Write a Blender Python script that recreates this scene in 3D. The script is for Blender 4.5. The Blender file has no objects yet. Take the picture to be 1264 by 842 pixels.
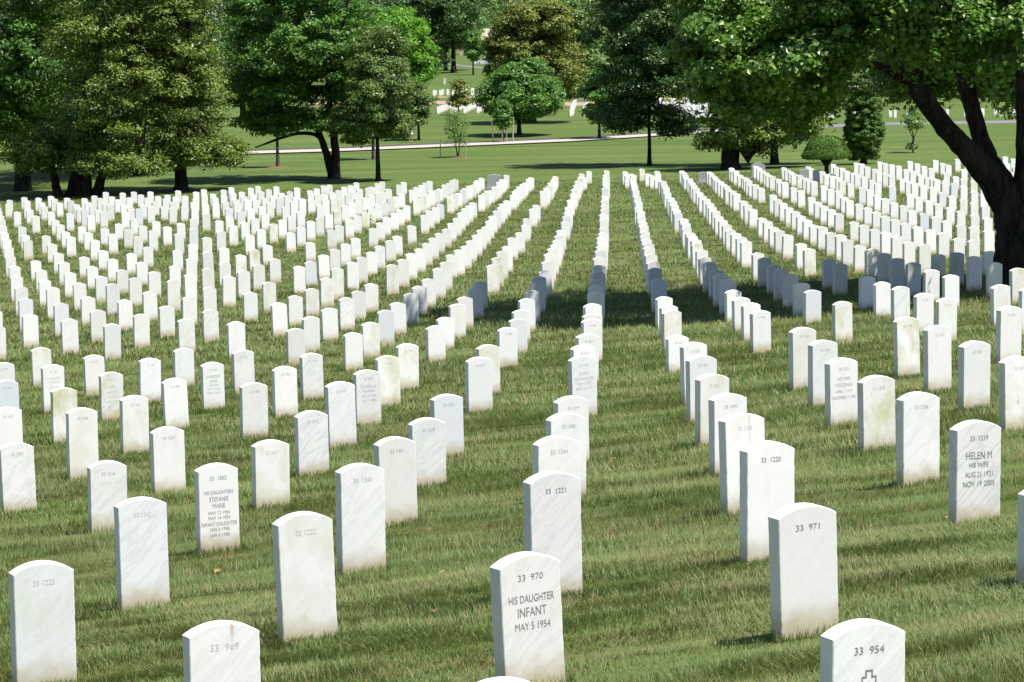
import bpy, math, random
import numpy as np
from mathutils import Matrix, Vector

C=bpy.context.scene.collection
scene=bpy.context.scene
RNG=np.random.default_rng(11)
PY=random.Random(5)
F=3696.3; PITCH=math.radians(6.184); ROLL=-0.01763

# ------------------------------------------------------------------ terrain
TC=np.array([-6.26874, -2.99937, 1.45543, -0.05681, -0.22988, 1.33305, -1.60255, 0.8366, -0.11993, 0.0144, 0.39372, -0.69301, 0.04218, -0.09892, 0.08935, -0.05869, 0.10652])
def ss(a,b,x):
    t=np.clip((x-a)/(b-a),0,1); return t*t*(3-2*t)
def terr(X,Y):
    X=np.asarray(X,float);Y=np.asarray(Y,float)
    Yc=np.clip(Y,8,150);Xc=np.clip(X,-.21*Yc,.21*Yc)
    a=Xc/30;b=(Yc-60)/60
    zp=0;k=0
    for i in range(4):
        for j in range(5):
            if i+j<=5 and not(i==3 and j>2):
                zp=zp+TC[k]*a**i*b**j;k+=1
    s=ss(160,205,Y)
    zf=-9.2+.022*np.clip(X,-40,40)*(1-s)-.5*s+.5*ss(300,420,Y)+1.2*ss(430,900,Y)+(-.024*(np.minimum(Y,160)-160))*(Y<160)
    w=ss(112,152,Y)
    return zp*(1-w)+zf*w-.15*(1-ss(11.3,13.6,Y))
def gz(x,y): return float(terr(x,y))
def at(px,py,D):
    """world point that the photograph shows at pixel (px,py) when it stands D metres away"""
    a=px-632;b=py-421;c,s=math.cos(ROLL),math.sin(ROLL)
    x=a*c+b*s;y=-a*s+b*c
    dy=F*math.cos(PITCH)-y*math.sin(PITCH);dz=-F*math.sin(PITCH)-y*math.cos(PITCH)
    return np.array([x*D/dy,D,dz*D/dy])

# ------------------------------------------------------------------ helpers
def tag(o,label=None,cat=None,group=None,kind=None):
    if label:o['label']=label
    if cat:o['category']=cat
    if group:o['group']=group
    if kind:o['kind']=kind
    return o
def empty(name,loc,label,cat,group=None,rz=0):
    o=bpy.data.objects.new(name,None);C.objects.link(o);o.location=loc;o.rotation_euler=(0,0,rz)
    return tag(o,label,cat,group)
def mesh_np(name,verts,faces,mat,parent=None,attrs=None,smooth=False,nper=None):
    """verts (n,3); faces: (m,k) array or list of such arrays"""
    me=bpy.data.meshes.new(name)
    verts=np.asarray(verts,np.float32)
    if not isinstance(faces,list): faces=[faces]
    faces=[np.asarray(f,np.int32) for f in faces if len(f)]
    me.vertices.add(len(verts));me.vertices.foreach_set('co',verts.ravel())
    nl=sum(f.size for f in faces);nf=sum(len(f) for f in faces)
    me.loops.add(nl);me.polygons.add(nf)
    me.loops.foreach_set('vertex_index',np.concatenate([f.ravel() for f in faces]))
    st=[];cur=0
    for f in faces:
        st.append(cur+np.arange(len(f))*f.shape[1]);cur+=f.size
    me.polygons.foreach_set('loop_start',np.concatenate(st).astype(np.int32))
    me.update(calc_edges=True)
    me.polygons.foreach_set('use_smooth',np.full(nf,bool(smooth)))
    if attrs:
        for k,(t,v) in attrs.items():
            at_=me.attributes.new(k,t,'POINT')
            v=np.asarray(v,np.float32)
            at_.data.foreach_set({'FLOAT':'value','FLOAT_VECTOR':'vector','FLOAT_COLOR':'color'}[t],v.ravel())
    if mat: me.materials.append(mat)
    o=bpy.data.objects.new(name,me);C.objects.link(o)
    if parent: o.parent=parent
    return o
def mesh_py(name,V,Fc,mat,parent=None,smooth=False):
    me=bpy.data.meshes.new(name);me.from_pydata([tuple(v) for v in V],[],Fc);me.update()
    if smooth: me.polygons.foreach_set('use_smooth',[True]*len(me.polygons))
    if mat: me.materials.append(mat)
    o=bpy.data.objects.new(name,me);C.objects.link(o)
    if parent:o.parent=parent
    return o
def tubes(polys,nseg=10,rough=0.0,seed=0):
    """polys: list of [(x,y,z,r),...] -> verts, faces"""
    r_=np.random.default_rng(seed);V=[];Q=[]
    for pl in polys:
        pl=np.array(pl,float);base=len(V)
        n=len(pl)
        for k in range(n):
            d=pl[min(k+1,n-1),:3]-pl[max(k-1,0),:3];d/=np.linalg.norm(d)+1e-9
            up=np.array([1.,0,0]) if abs(d[2])>.9 else np.array([0,0,1.])
            a=np.cross(d,up);a/=np.linalg.norm(a);b=np.cross(d,a)
            for s in range(nseg):
                t=2*math.pi*s/nseg;rr=pl[k,3]*(1+rough*r_.normal())
                V.append(pl[k,:3]+rr*(math.cos(t)*a+math.sin(t)*b))
        for k in range(n-1):
            for s in range(nseg):
                s2=(s+1)%nseg
                Q.append((base+k*nseg+s,base+k*nseg+s2,base+(k+1)*nseg+s2,base+(k+1)*nseg+s))
    return np.array(V),np.array(Q)
def smoothline(pts,n=4):
    """Catmull-Rom subdivision of a polyline with radii"""
    P=np.array(pts,float)
    P=np.vstack([2*P[0]-P[1],P,2*P[-1]-P[-2]]);out=[]
    for k in range(1,len(P)-2):
        for t in np.linspace(0,1,n,endpoint=False):
            a,b,c,d=P[k-1],P[k],P[k+1],P[k+2]
            out.append(.5*((2*b)+(c-a)*t+(2*a-5*b+4*c-d)*t*t+(3*b-a-3*c+d)*t**3))
    out.append(P[-2]);out=np.array(out);out[:,3]=np.maximum(out[:,3],.004);return out

# ------------------------------------------------------------------ materials
class N:
    def __init__(s,name):
        s.m=bpy.data.materials.new(name);s.m.use_nodes=True;s.t=s.m.node_tree;s.t.nodes.clear()
        s.out=s.n('ShaderNodeOutputMaterial')
    def n(s,typ,**k):
        nd=s.t.nodes.new(typ)
        for a,v in k.items():
            if a.startswith('i_'):
                key=a[2:];key=int(key) if key.isdigit() else key.replace('_',' ')
                nd.inputs[key].default_value=v
            else: setattr(nd,a,v)
        return nd
    def l(s,a,b): s.t.links.new(a,b)
    def noise(s,vec,scale,detail=3,rough=.55,dist=0):
        nd=s.n('ShaderNodeTexNoise');nd.inputs['Scale'].default_value=scale;nd.inputs['Detail'].default_value=detail
        nd.inputs['Roughness'].default_value=rough;nd.inputs['Distortion'].default_value=dist
        if vec is not None: s.l(vec,nd.inputs['Vector'])
        return nd.outputs['Fac']
    def ramp(s,fac,stops):
        nd=s.n('ShaderNodeValToRGB');e=nd.color_ramp.elements
        while len(e)<len(stops): e.new(.5)
        for k,(p,c) in enumerate(stops):
            e[k].position=p;e[k].color=(*c,1) if len(c)==3 else c
        s.l(fac,nd.inputs[0]);return nd.outputs[0]
    def mix(s,f,a,b,mode='MIX'):
        nd=s.n('ShaderNodeMix',data_type='RGBA',blend_type=mode)
        for val,k in ((f,0),(a,6),(b,7)):
            if isinstance(val,(int,float)): nd.inputs[k].default_value=val
            elif isinstance(val,tuple): nd.inputs[k].default_value=(*val,1)
            else: s.l(val,nd.inputs[k])
        return nd.outputs[2]
    def math(s,op,a,b=None,clamp=False):
        nd=s.n('ShaderNodeMath',operation=op,use_clamp=clamp)
        for k,v in ((0,a),(1,b)):
            if v is None: continue
            if isinstance(v,(int,float)): nd.inputs[k].default_value=v
            else: s.l(v,nd.inputs[k])
        return nd.outputs[0]
    def mr(s,v,a,b,c=0.,d=1.):
        nd=s.n('ShaderNodeMapRange',interpolation_type='SMOOTHSTEP')
        s.l(v,nd.inputs[0])
        for k,x in zip((1,2,3,4),(a,b,c,d)): nd.inputs[k].default_value=x
        return nd.outputs[0]
    def mapping(s,vec,scale=(1,1,1)):
        nd=s.n('ShaderNodeMapping');nd.inputs['Scale'].default_value=scale;s.l(vec,nd.inputs['Vector']);return nd.outputs[0]
    def bsdf(s,col,rough=.7,spec=.3,normal=None):
        b=s.n('ShaderNodeBsdfPrincipled');b.inputs['Roughness'].default_value=rough;b.inputs['Specular IOR Level'].default_value=spec
        if isinstance(col,tuple): b.inputs['Base Color'].default_value=(*col,1)
        else: s.l(col,b.inputs['Base Color'])
        if normal is not None: s.l(normal,b.inputs['Normal'])
        return b
    def bump(s,h,strength=.3,dist=.01):
        b=s.n('ShaderNodeBump');b.inputs['Strength'].default_value=strength;b.inputs['Distance'].default_value=dist
        s.l(h,b.inputs['Height']);return b.outputs[0]
    def fin(s,sh): s.l(sh.outputs[0] if hasattr(sh,'outputs') else sh,s.out.inputs[0]);return s.m
def plain(name,col,rough=.7,spec=.3,nscale=3.,var=.25):
    n=N(name);co=n.n('ShaderNodeTexCoord').outputs['Object']
    f=n.noise(co,nscale,4)
    c=n.mix(f,tuple(v*(1-var) for v in col),tuple(min(1,v*(1+var)) for v in col))
    return n.fin(n.bsdf(c,rough,spec))

def grass_color(n):
    """turf colour by place: greens with dry brown patches and streaks, shared by blades and soil sheet"""
    pos=n.n('ShaderNodeNewGeometry').outputs['Position']
    big=n.noise(n.mapping(pos,(.5,.7,0)),.35,3)
    st=n.noise(n.mapping(pos,(.35,1.3,0)),.9,4,.6)
    fine=n.noise(n.mapping(pos,(1.2,2.2,0)),3.2,3,.6)
    c=n.mix(n.mr(big,.35,.68),GR['deep'],GR['mid'])
    c=n.mix(n.math('MULTIPLY',n.mr(st,.47,.72),.62),c,GR['dry'])
    patch=n.noise(n.mapping(pos,(.55,1.1,0)),.75,2)
    c=n.mix(n.math('MULTIPLY',n.math('MULTIPLY',n.mr(fine,.42,.62),n.mr(patch,.46,.62,.25,1.)),.85),c,GR['brown'])
    return c,pos
GR=dict(deep=(.085,.145,.028),mid=(.128,.212,.042),dry=(.235,.245,.090),brown=(.275,.190,.100))
def mat_ground():
    n=N('turf_soil');c,pos=grass_color(n)
    sepn=n.n('ShaderNodeSeparateXYZ');n.l(pos,sepn.inputs[0])
    hi=n.noise(n.mapping(pos,(1,1,0)),14,4,.7)
    hs=n.noise(n.mapping(pos,(.8,1.6,0)),2.2,4,.7)
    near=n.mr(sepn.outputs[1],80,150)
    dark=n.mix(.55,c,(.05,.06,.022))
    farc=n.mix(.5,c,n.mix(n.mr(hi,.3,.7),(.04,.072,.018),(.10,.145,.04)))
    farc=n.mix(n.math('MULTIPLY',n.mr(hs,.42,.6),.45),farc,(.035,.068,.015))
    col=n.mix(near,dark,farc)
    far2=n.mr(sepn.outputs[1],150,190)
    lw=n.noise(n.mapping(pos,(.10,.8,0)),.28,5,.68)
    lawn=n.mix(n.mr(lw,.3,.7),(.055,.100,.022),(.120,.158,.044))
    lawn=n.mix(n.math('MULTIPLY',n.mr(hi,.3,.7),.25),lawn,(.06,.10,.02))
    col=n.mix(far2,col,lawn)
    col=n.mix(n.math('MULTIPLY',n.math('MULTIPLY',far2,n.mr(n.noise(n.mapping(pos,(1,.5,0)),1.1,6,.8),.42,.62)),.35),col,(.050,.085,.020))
    nm=n.bump(hs,.5,.05)
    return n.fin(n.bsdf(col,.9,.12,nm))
def mat_blade():
    n=N('grass_blade');c,pos=grass_color(n)
    v=n.n('ShaderNodeAttribute',attribute_name='v').outputs['Fac']
    c=n.mix(n.mr(v,.0,1.),n.mix(.5,c,(.04,.085,.014)),n.mix(.4,c,(.34,.40,.16)))
    c=n.mix(n.mr(v,.90,.93),c,(.30,.24,.12))
    b=n.bsdf(c,.55,.35);t=n.n('ShaderNodeBsdfTranslucent');n.l(n.mix(.3,c,(.16,.24,.03)),t.inputs[0])
    m=n.n('ShaderNodeMixShader');m.inputs[0].default_value=.3;n.l(b.outputs[0],m.inputs[1]);n.l(t.outputs[0],m.inputs[2])
    return n.fin(m)
def mat_leaf(name,dark,light,tip,transl=.3,rough=.42,spec=.45):
    n=N(name)
    v=n.n('ShaderNodeAttribute',attribute_name='v').outputs['Fac']
    c=n.ramp(v,[(0,dark),(.55,light),(.9,light),(.97,tip),(1,tip)])
    b=n.bsdf(c,rough,spec);t=n.n('ShaderNodeBsdfTranslucent')
    n.l(n.mix(.5,c,tuple(min(1,x*1.5) for x in (light[0]*1.25,light[1]*1.3,light[2]*.5))),t.inputs[0])
    m=n.n('ShaderNodeMixShader');m.inputs[0].default_value=transl;n.l(b.outputs[0],m.inputs[1]);n.l(t.outputs[0],m.inputs[2])
    return n.fin(m)
def mat_bark(name,a,b):
    n=N(name);co=n.n('ShaderNodeTexCoord').outputs['Object']
    f=n.mr(n.noise(n.mapping(co,(1,1,.16)),11,5,.7),.34,.66)
    g=n.noise(co,1.1,3)
    c=n.mix(f,a,b);c=n.mix(n.math('MULTIPLY',n.mr(g,.5,.7),.4),c,tuple(x*1.6 for x in b))
    return n.fin(n.bsdf(c,.9,.15,n.bump(f,.9,.05)))
def mat_marble():
    n=N('white_marble')
    lo=n.n('ShaderNodeAttribute',attribute_name='loc').outputs['Vector']
    lk=n.n('ShaderNodeAttribute',attribute_name='look').outputs['Color']
    sd=n.n('ShaderNodeAttribute',attribute_name='seed').outputs['Fac']
    sp=n.n('ShaderNodeSeparateColor');n.l(lk,sp.inputs[0])
    green,vein,blue=sp.outputs[0],sp.outputs[1],sp.outputs[2]
    off=n.n('ShaderNodeCombineXYZ');n.l(sd,off.inputs[0]);n.l(n.math('MULTIPLY',sd,1.7),off.inputs[1]);n.l(sd,off.inputs[2])
    va=n.n('ShaderNodeVectorMath',operation='ADD');n.l(lo,va.inputs[0]);n.l(off.outputs[0],va.inputs[1]);P=va.outputs[0]
    sx=n.n('ShaderNodeSeparateXYZ');n.l(lo,sx.inputs[0])
    base=n.mix(n.noise(P,3.,3),(.775,.762,.762),(.86,.848,.852))
    r0=n.n('ShaderNodeMapping');n.l(P,r0.inputs['Vector']);r0.inputs['Rotation'].default_value=(0,-.85,0)
    pv=n.math('FRACT',n.math('MULTIPLY',sd,7.31));base=n.mix(n.math('MULTIPLY',n.math('POWER',pv,2.),.6),base,(.60,.59,.565))
    rot=n.n('ShaderNodeMapping');n.l(r0.outputs[0],rot.inputs['Vector']);rot.inputs['Scale'].default_value=(1.4,1,.25)
    v1=n.noise(rot.outputs[0],6.5,5,.62,.9)
    vv=n.math('ABSOLUTE',n.math('SUBTRACT',v1,.5))
    vf=n.math('MULTIPLY',n.mr(vv,.0,.06,1.,0.),n.math('MULTIPLY',vein,.46))
    c=n.mix(vf,base,(.46,.47,.49))
    cloud=n.math('MULTIPLY',n.mr(n.noise(rot.outputs[0],2.6,4,.6,.8),.48,.75),n.math('MULTIPLY',vein,.26))
    c=n.mix(cloud,c,(.55,.56,.59))
    c=n.mix(n.math('MULTIPLY',blue,.8),c,(.56,.60,.67))
    # lichen
    gm=n.mr(n.noise(n.mapping(P,(1,1,.6)),4.2,5,.65,.4),.38,.74)
    c=n.mix(n.math('MULTIPLY',gm,green),c,(.50,.50,.27))
    ds=n.mr(n.noise(n.mapping(P,(1,1,.45)),13,5,.75),.60,.72)
    c=n.mix(n.math('MULTIPLY',ds,n.math('MULTIPLY',green,.75)),c,(.22,.22,.16))
    # rain-washed grime below the top edge
    gr=n.mr(n.noise(n.mapping(P,(2.2,1,.35)),7,4,.7),.52,.78)
    c=n.mix(n.math('MULTIPLY',gr,.22),c,(.50,.48,.40))
    # soil splash at the foot
    hz=n.math('ADD',sx.outputs[2],n.math('MULTIPLY',n.math('SUBTRACT',n.noise(P,9,4,.6),.5),.16))
    so=n.mr(hz,.01,.21,1.,0.)
    c=n.mix(n.math('MULTIPLY',so,.85),c,(.41,.34,.20))
    # rust streak
    ru=n.n('ShaderNodeAttribute',attribute_name='rust').outputs['Fac']
    rx=n.math('ABSOLUTE',n.math('SUBTRACT',sx.outputs[0],n.math('ADD',.035,n.math('MULTIPLY',n.math('SUBTRACT',n.noise(P,25,2),.5),.012))))
    rf=n.math('MULTIPLY',n.mr(rx,.002,.013,1.,0.),n.mr(sx.outputs[2],.46,.60))
    c=n.mix(n.math('MULTIPLY',n.math('MULTIPLY',rf,ru),.6),c,(.34,.16,.07))
    nm=n.bump(n.noise(P,60,4,.7),.22,.003)
    return n.fin(n.bsdf(c,.58,.3,nm))

M={}
def build_materials():
    M['ground']=mat_ground();M['blade']=mat_blade();M['marble']=mat_marble()
    M['ink']=plain('engraved_shade_dark',(.23,.23,.235),.9,.1,40,.3)  # greys for flat lettering: the colour stands in for shade inside carved strokes
    M['cut_shade2']=plain('engraved_shade_mid',(.46,.46,.465),.9,.1,40,.25)
    M['cut_shade_m']=plain('engraved_shade_grey',(.36,.36,.365),.9,.1,40,.25);M['cut_shade3']=plain('engraved_shade_faint',(.58,.575,.57),.9,.1,40,.2)
    M['granite']=plain('grey_granite',(.38,.38,.39),.6,.3,30,.25)
    M['bark']=mat_bark('bark_dark',(.012,.010,.009),(.058,.047,.040))
    M['bark2']=mat_bark('bark_grey',(.05,.042,.035),(.13,.11,.09))
    M['maple']=mat_leaf('maple_leaf',(.040,.10,.014),(.095,.20,.030),(.16,.24,.03),.34,.4,.4)
    M['silver']=mat_leaf('silver_maple_leaf',(.032,.085,.014),(.12,.235,.036),(.36,.44,.14),.36,.36,.5)
    M['mag']=mat_leaf('magnolia_leaf',(.028,.055,.009),(.140,.205,.030),(.28,.28,.09),.12,.42,.25)
    M['magbr']=mat_leaf('magnolia_leaf_bronze',(.045,.070,.010),(.175,.215,.038),(.30,.22,.08),.12,.42,.25)
    M['oak']=mat_leaf('oak_leaf',(.045,.085,.018),(.125,.20,.040),(.21,.28,.07),.25)
    M['ash']=mat_leaf('ash_leaf',(.028,.080,.010),(.100,.225,.030),(.16,.29,.045),.28)
    M['bright']=mat_leaf('young_leaf',(.06,.16,.014),(.15,.33,.03),(.25,.42,.04),.4)
    M['dark']=mat_leaf('dark_leaf',(.018,.050,.010),(.055,.120,.022),(.12,.20,.045),.22)
    M['pale']=mat_leaf('pale_leaf',(.07,.14,.035),(.16,.26,.07),(.22,.31,.10),.3)
    M['cyp']=mat_leaf('evergreen_scale',(.035,.085,.014),(.10,.19,.032),(.15,.24,.045),.1,.6,.2)
    M['flower']=plain('magnolia_bloom',(.80,.76,.62),.5,.3,9,.1)
    M['yellow']=plain('pale_bloom',(.55,.62,.16),.6,.3,9,.2)
    M['path']=plain('path_concrete',(.40,.355,.315),.85,.2,.4,.08)
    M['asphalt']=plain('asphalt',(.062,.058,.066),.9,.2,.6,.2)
    M['road']=plain('worn_asphalt',(.17,.165,.175),.9,.2,.3,.15)
    M['mulch']=plain('red_mulch',(.33,.235,.165),.95,.1,.8,.25)
    M['soil']=plain('bark_mulch',(.16,.095,.06),.95,.1,6,.35)
    M['stake']=plain('weathered_stake',(.42,.37,.31),.9,.1,8,.2)
    M['skin']=plain('skin',(.55,.36,.27),.6,.3,5,.05);M['shirt']=plain('blue_shirt',(.06,.13,.30),.9,.1,8,.15)
    M['short']=plain('light_shorts',(.62,.56,.50),.9,.1,8,.1);M['hair']=plain('dark_hair',(.03,.025,.02),.7,.3,8,.1)
    M['wallb']=plain('tan_wall',(.52,.42,.31),.85,.2,.5,.1);M['roofb']=plain('pale_roof',(.60,.50,.40),.8,.2,.5,.1)
    M['teal']=plain('teal_roof',(.09,.22,.24),.6,.3,.5,.1);M['glass']=plain('dark_glass',(.03,.04,.05),.1,.6,1,.1)
    M['carw']=plain('white_car_paint',(.72,.72,.72),.25,.5,1,.03);M['rubber']=plain('rubber',(.02,.02,.02),.9,.1,5,.1)
build_materials()

# ------------------------------------------------------------------ ground
def ground():
    ys=np.concatenate([np.arange(-30,8,4),np.arange(8,40,.5),np.arange(40,170,1.),np.arange(170,420,5),np.arange(420,1000,25),[1000,1300,1800,2600,4000]])
    xs=np.concatenate([[-2500,-1200,-600,-300,-180,-120,-90,-70],np.arange(-56,-12,2.),np.arange(-12,12,.5),np.arange(12,57,2.),[70,90,120,180,300,600,1200,2500]])
    XX,YY=np.meshgrid(xs,ys);Z=terr(XX,YY)
    V=np.stack([XX,YY,Z],-1).reshape(-1,3);nx=len(xs);ny=len(ys)
    a=(np.arange(ny-1)[:,None]*nx+np.arange(nx-1)[None,:]).ravel()
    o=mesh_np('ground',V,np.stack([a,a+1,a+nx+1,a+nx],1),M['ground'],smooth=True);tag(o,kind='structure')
ground()
def strip(name,pts,w,mat,dz=.03,n=40):
    """flat band along a polyline on the ground; w = extent along +Y"""
    pts=np.array(pts,float);t=np.linspace(0,1,n);u=np.linspace(0,1,len(pts))
    x=np.interp(t,u,pts[:,0]);y=np.interp(t,u,pts[:,1]);V=[]
    for k in range(n):
        for s in np.linspace(0,1,3):
            V.append((x[k],y[k]+s*w,gz(x[k],y[k]+s*w)+dz))
    Q=[(k*3+s,(k+1)*3+s,(k+1)*3+s+1,k*3+s+1) for k in range(n-1) for s in range(2)]
    return tag(mesh_np(name,V,np.array(Q),mat),kind='structure')
def gpt(px,py):
    """ground point under a pixel"""
    Y=np.linspace(150,900,3000);P_=np.array([at(px,py,y) for y in (100.,200.)]);sx=(P_[1,0]-P_[0,0])/100;sz=(P_[1,2]-P_[0,2])/100
    d=sz*Y-terr(sx*Y,Y);k=np.where(d<0)[0]
    y=Y[k[0]] if len(k) else 900.
    return (sx*y,y)
pl=[gpt(px,py) for px,py in ((-300,203),(160,195),(310,191),(420,188),(560,182),(700,176),(840,167),(930,162))]
strip('path',pl,4.4,M['path'],.09)
pr=[gpt(px,py) for px,py in ((930,162),(1090,155),(1264,152),(1500,150))]
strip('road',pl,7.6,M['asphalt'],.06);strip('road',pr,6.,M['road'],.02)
strip('path',[gpt(380,129),gpt(560,129),gpt(640,129),gpt(700,131),gpt(840,131)],11.,M['mulch'])
strip('path',[gpt(380,122),gpt(560,121),gpt(840,123)],4.,M['mulch'])
strip('road',[gpt(440,66),gpt(540,79),gpt(575,83),gpt(620,88),gpt(760,96)],13.,M['road'],.05)

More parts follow.
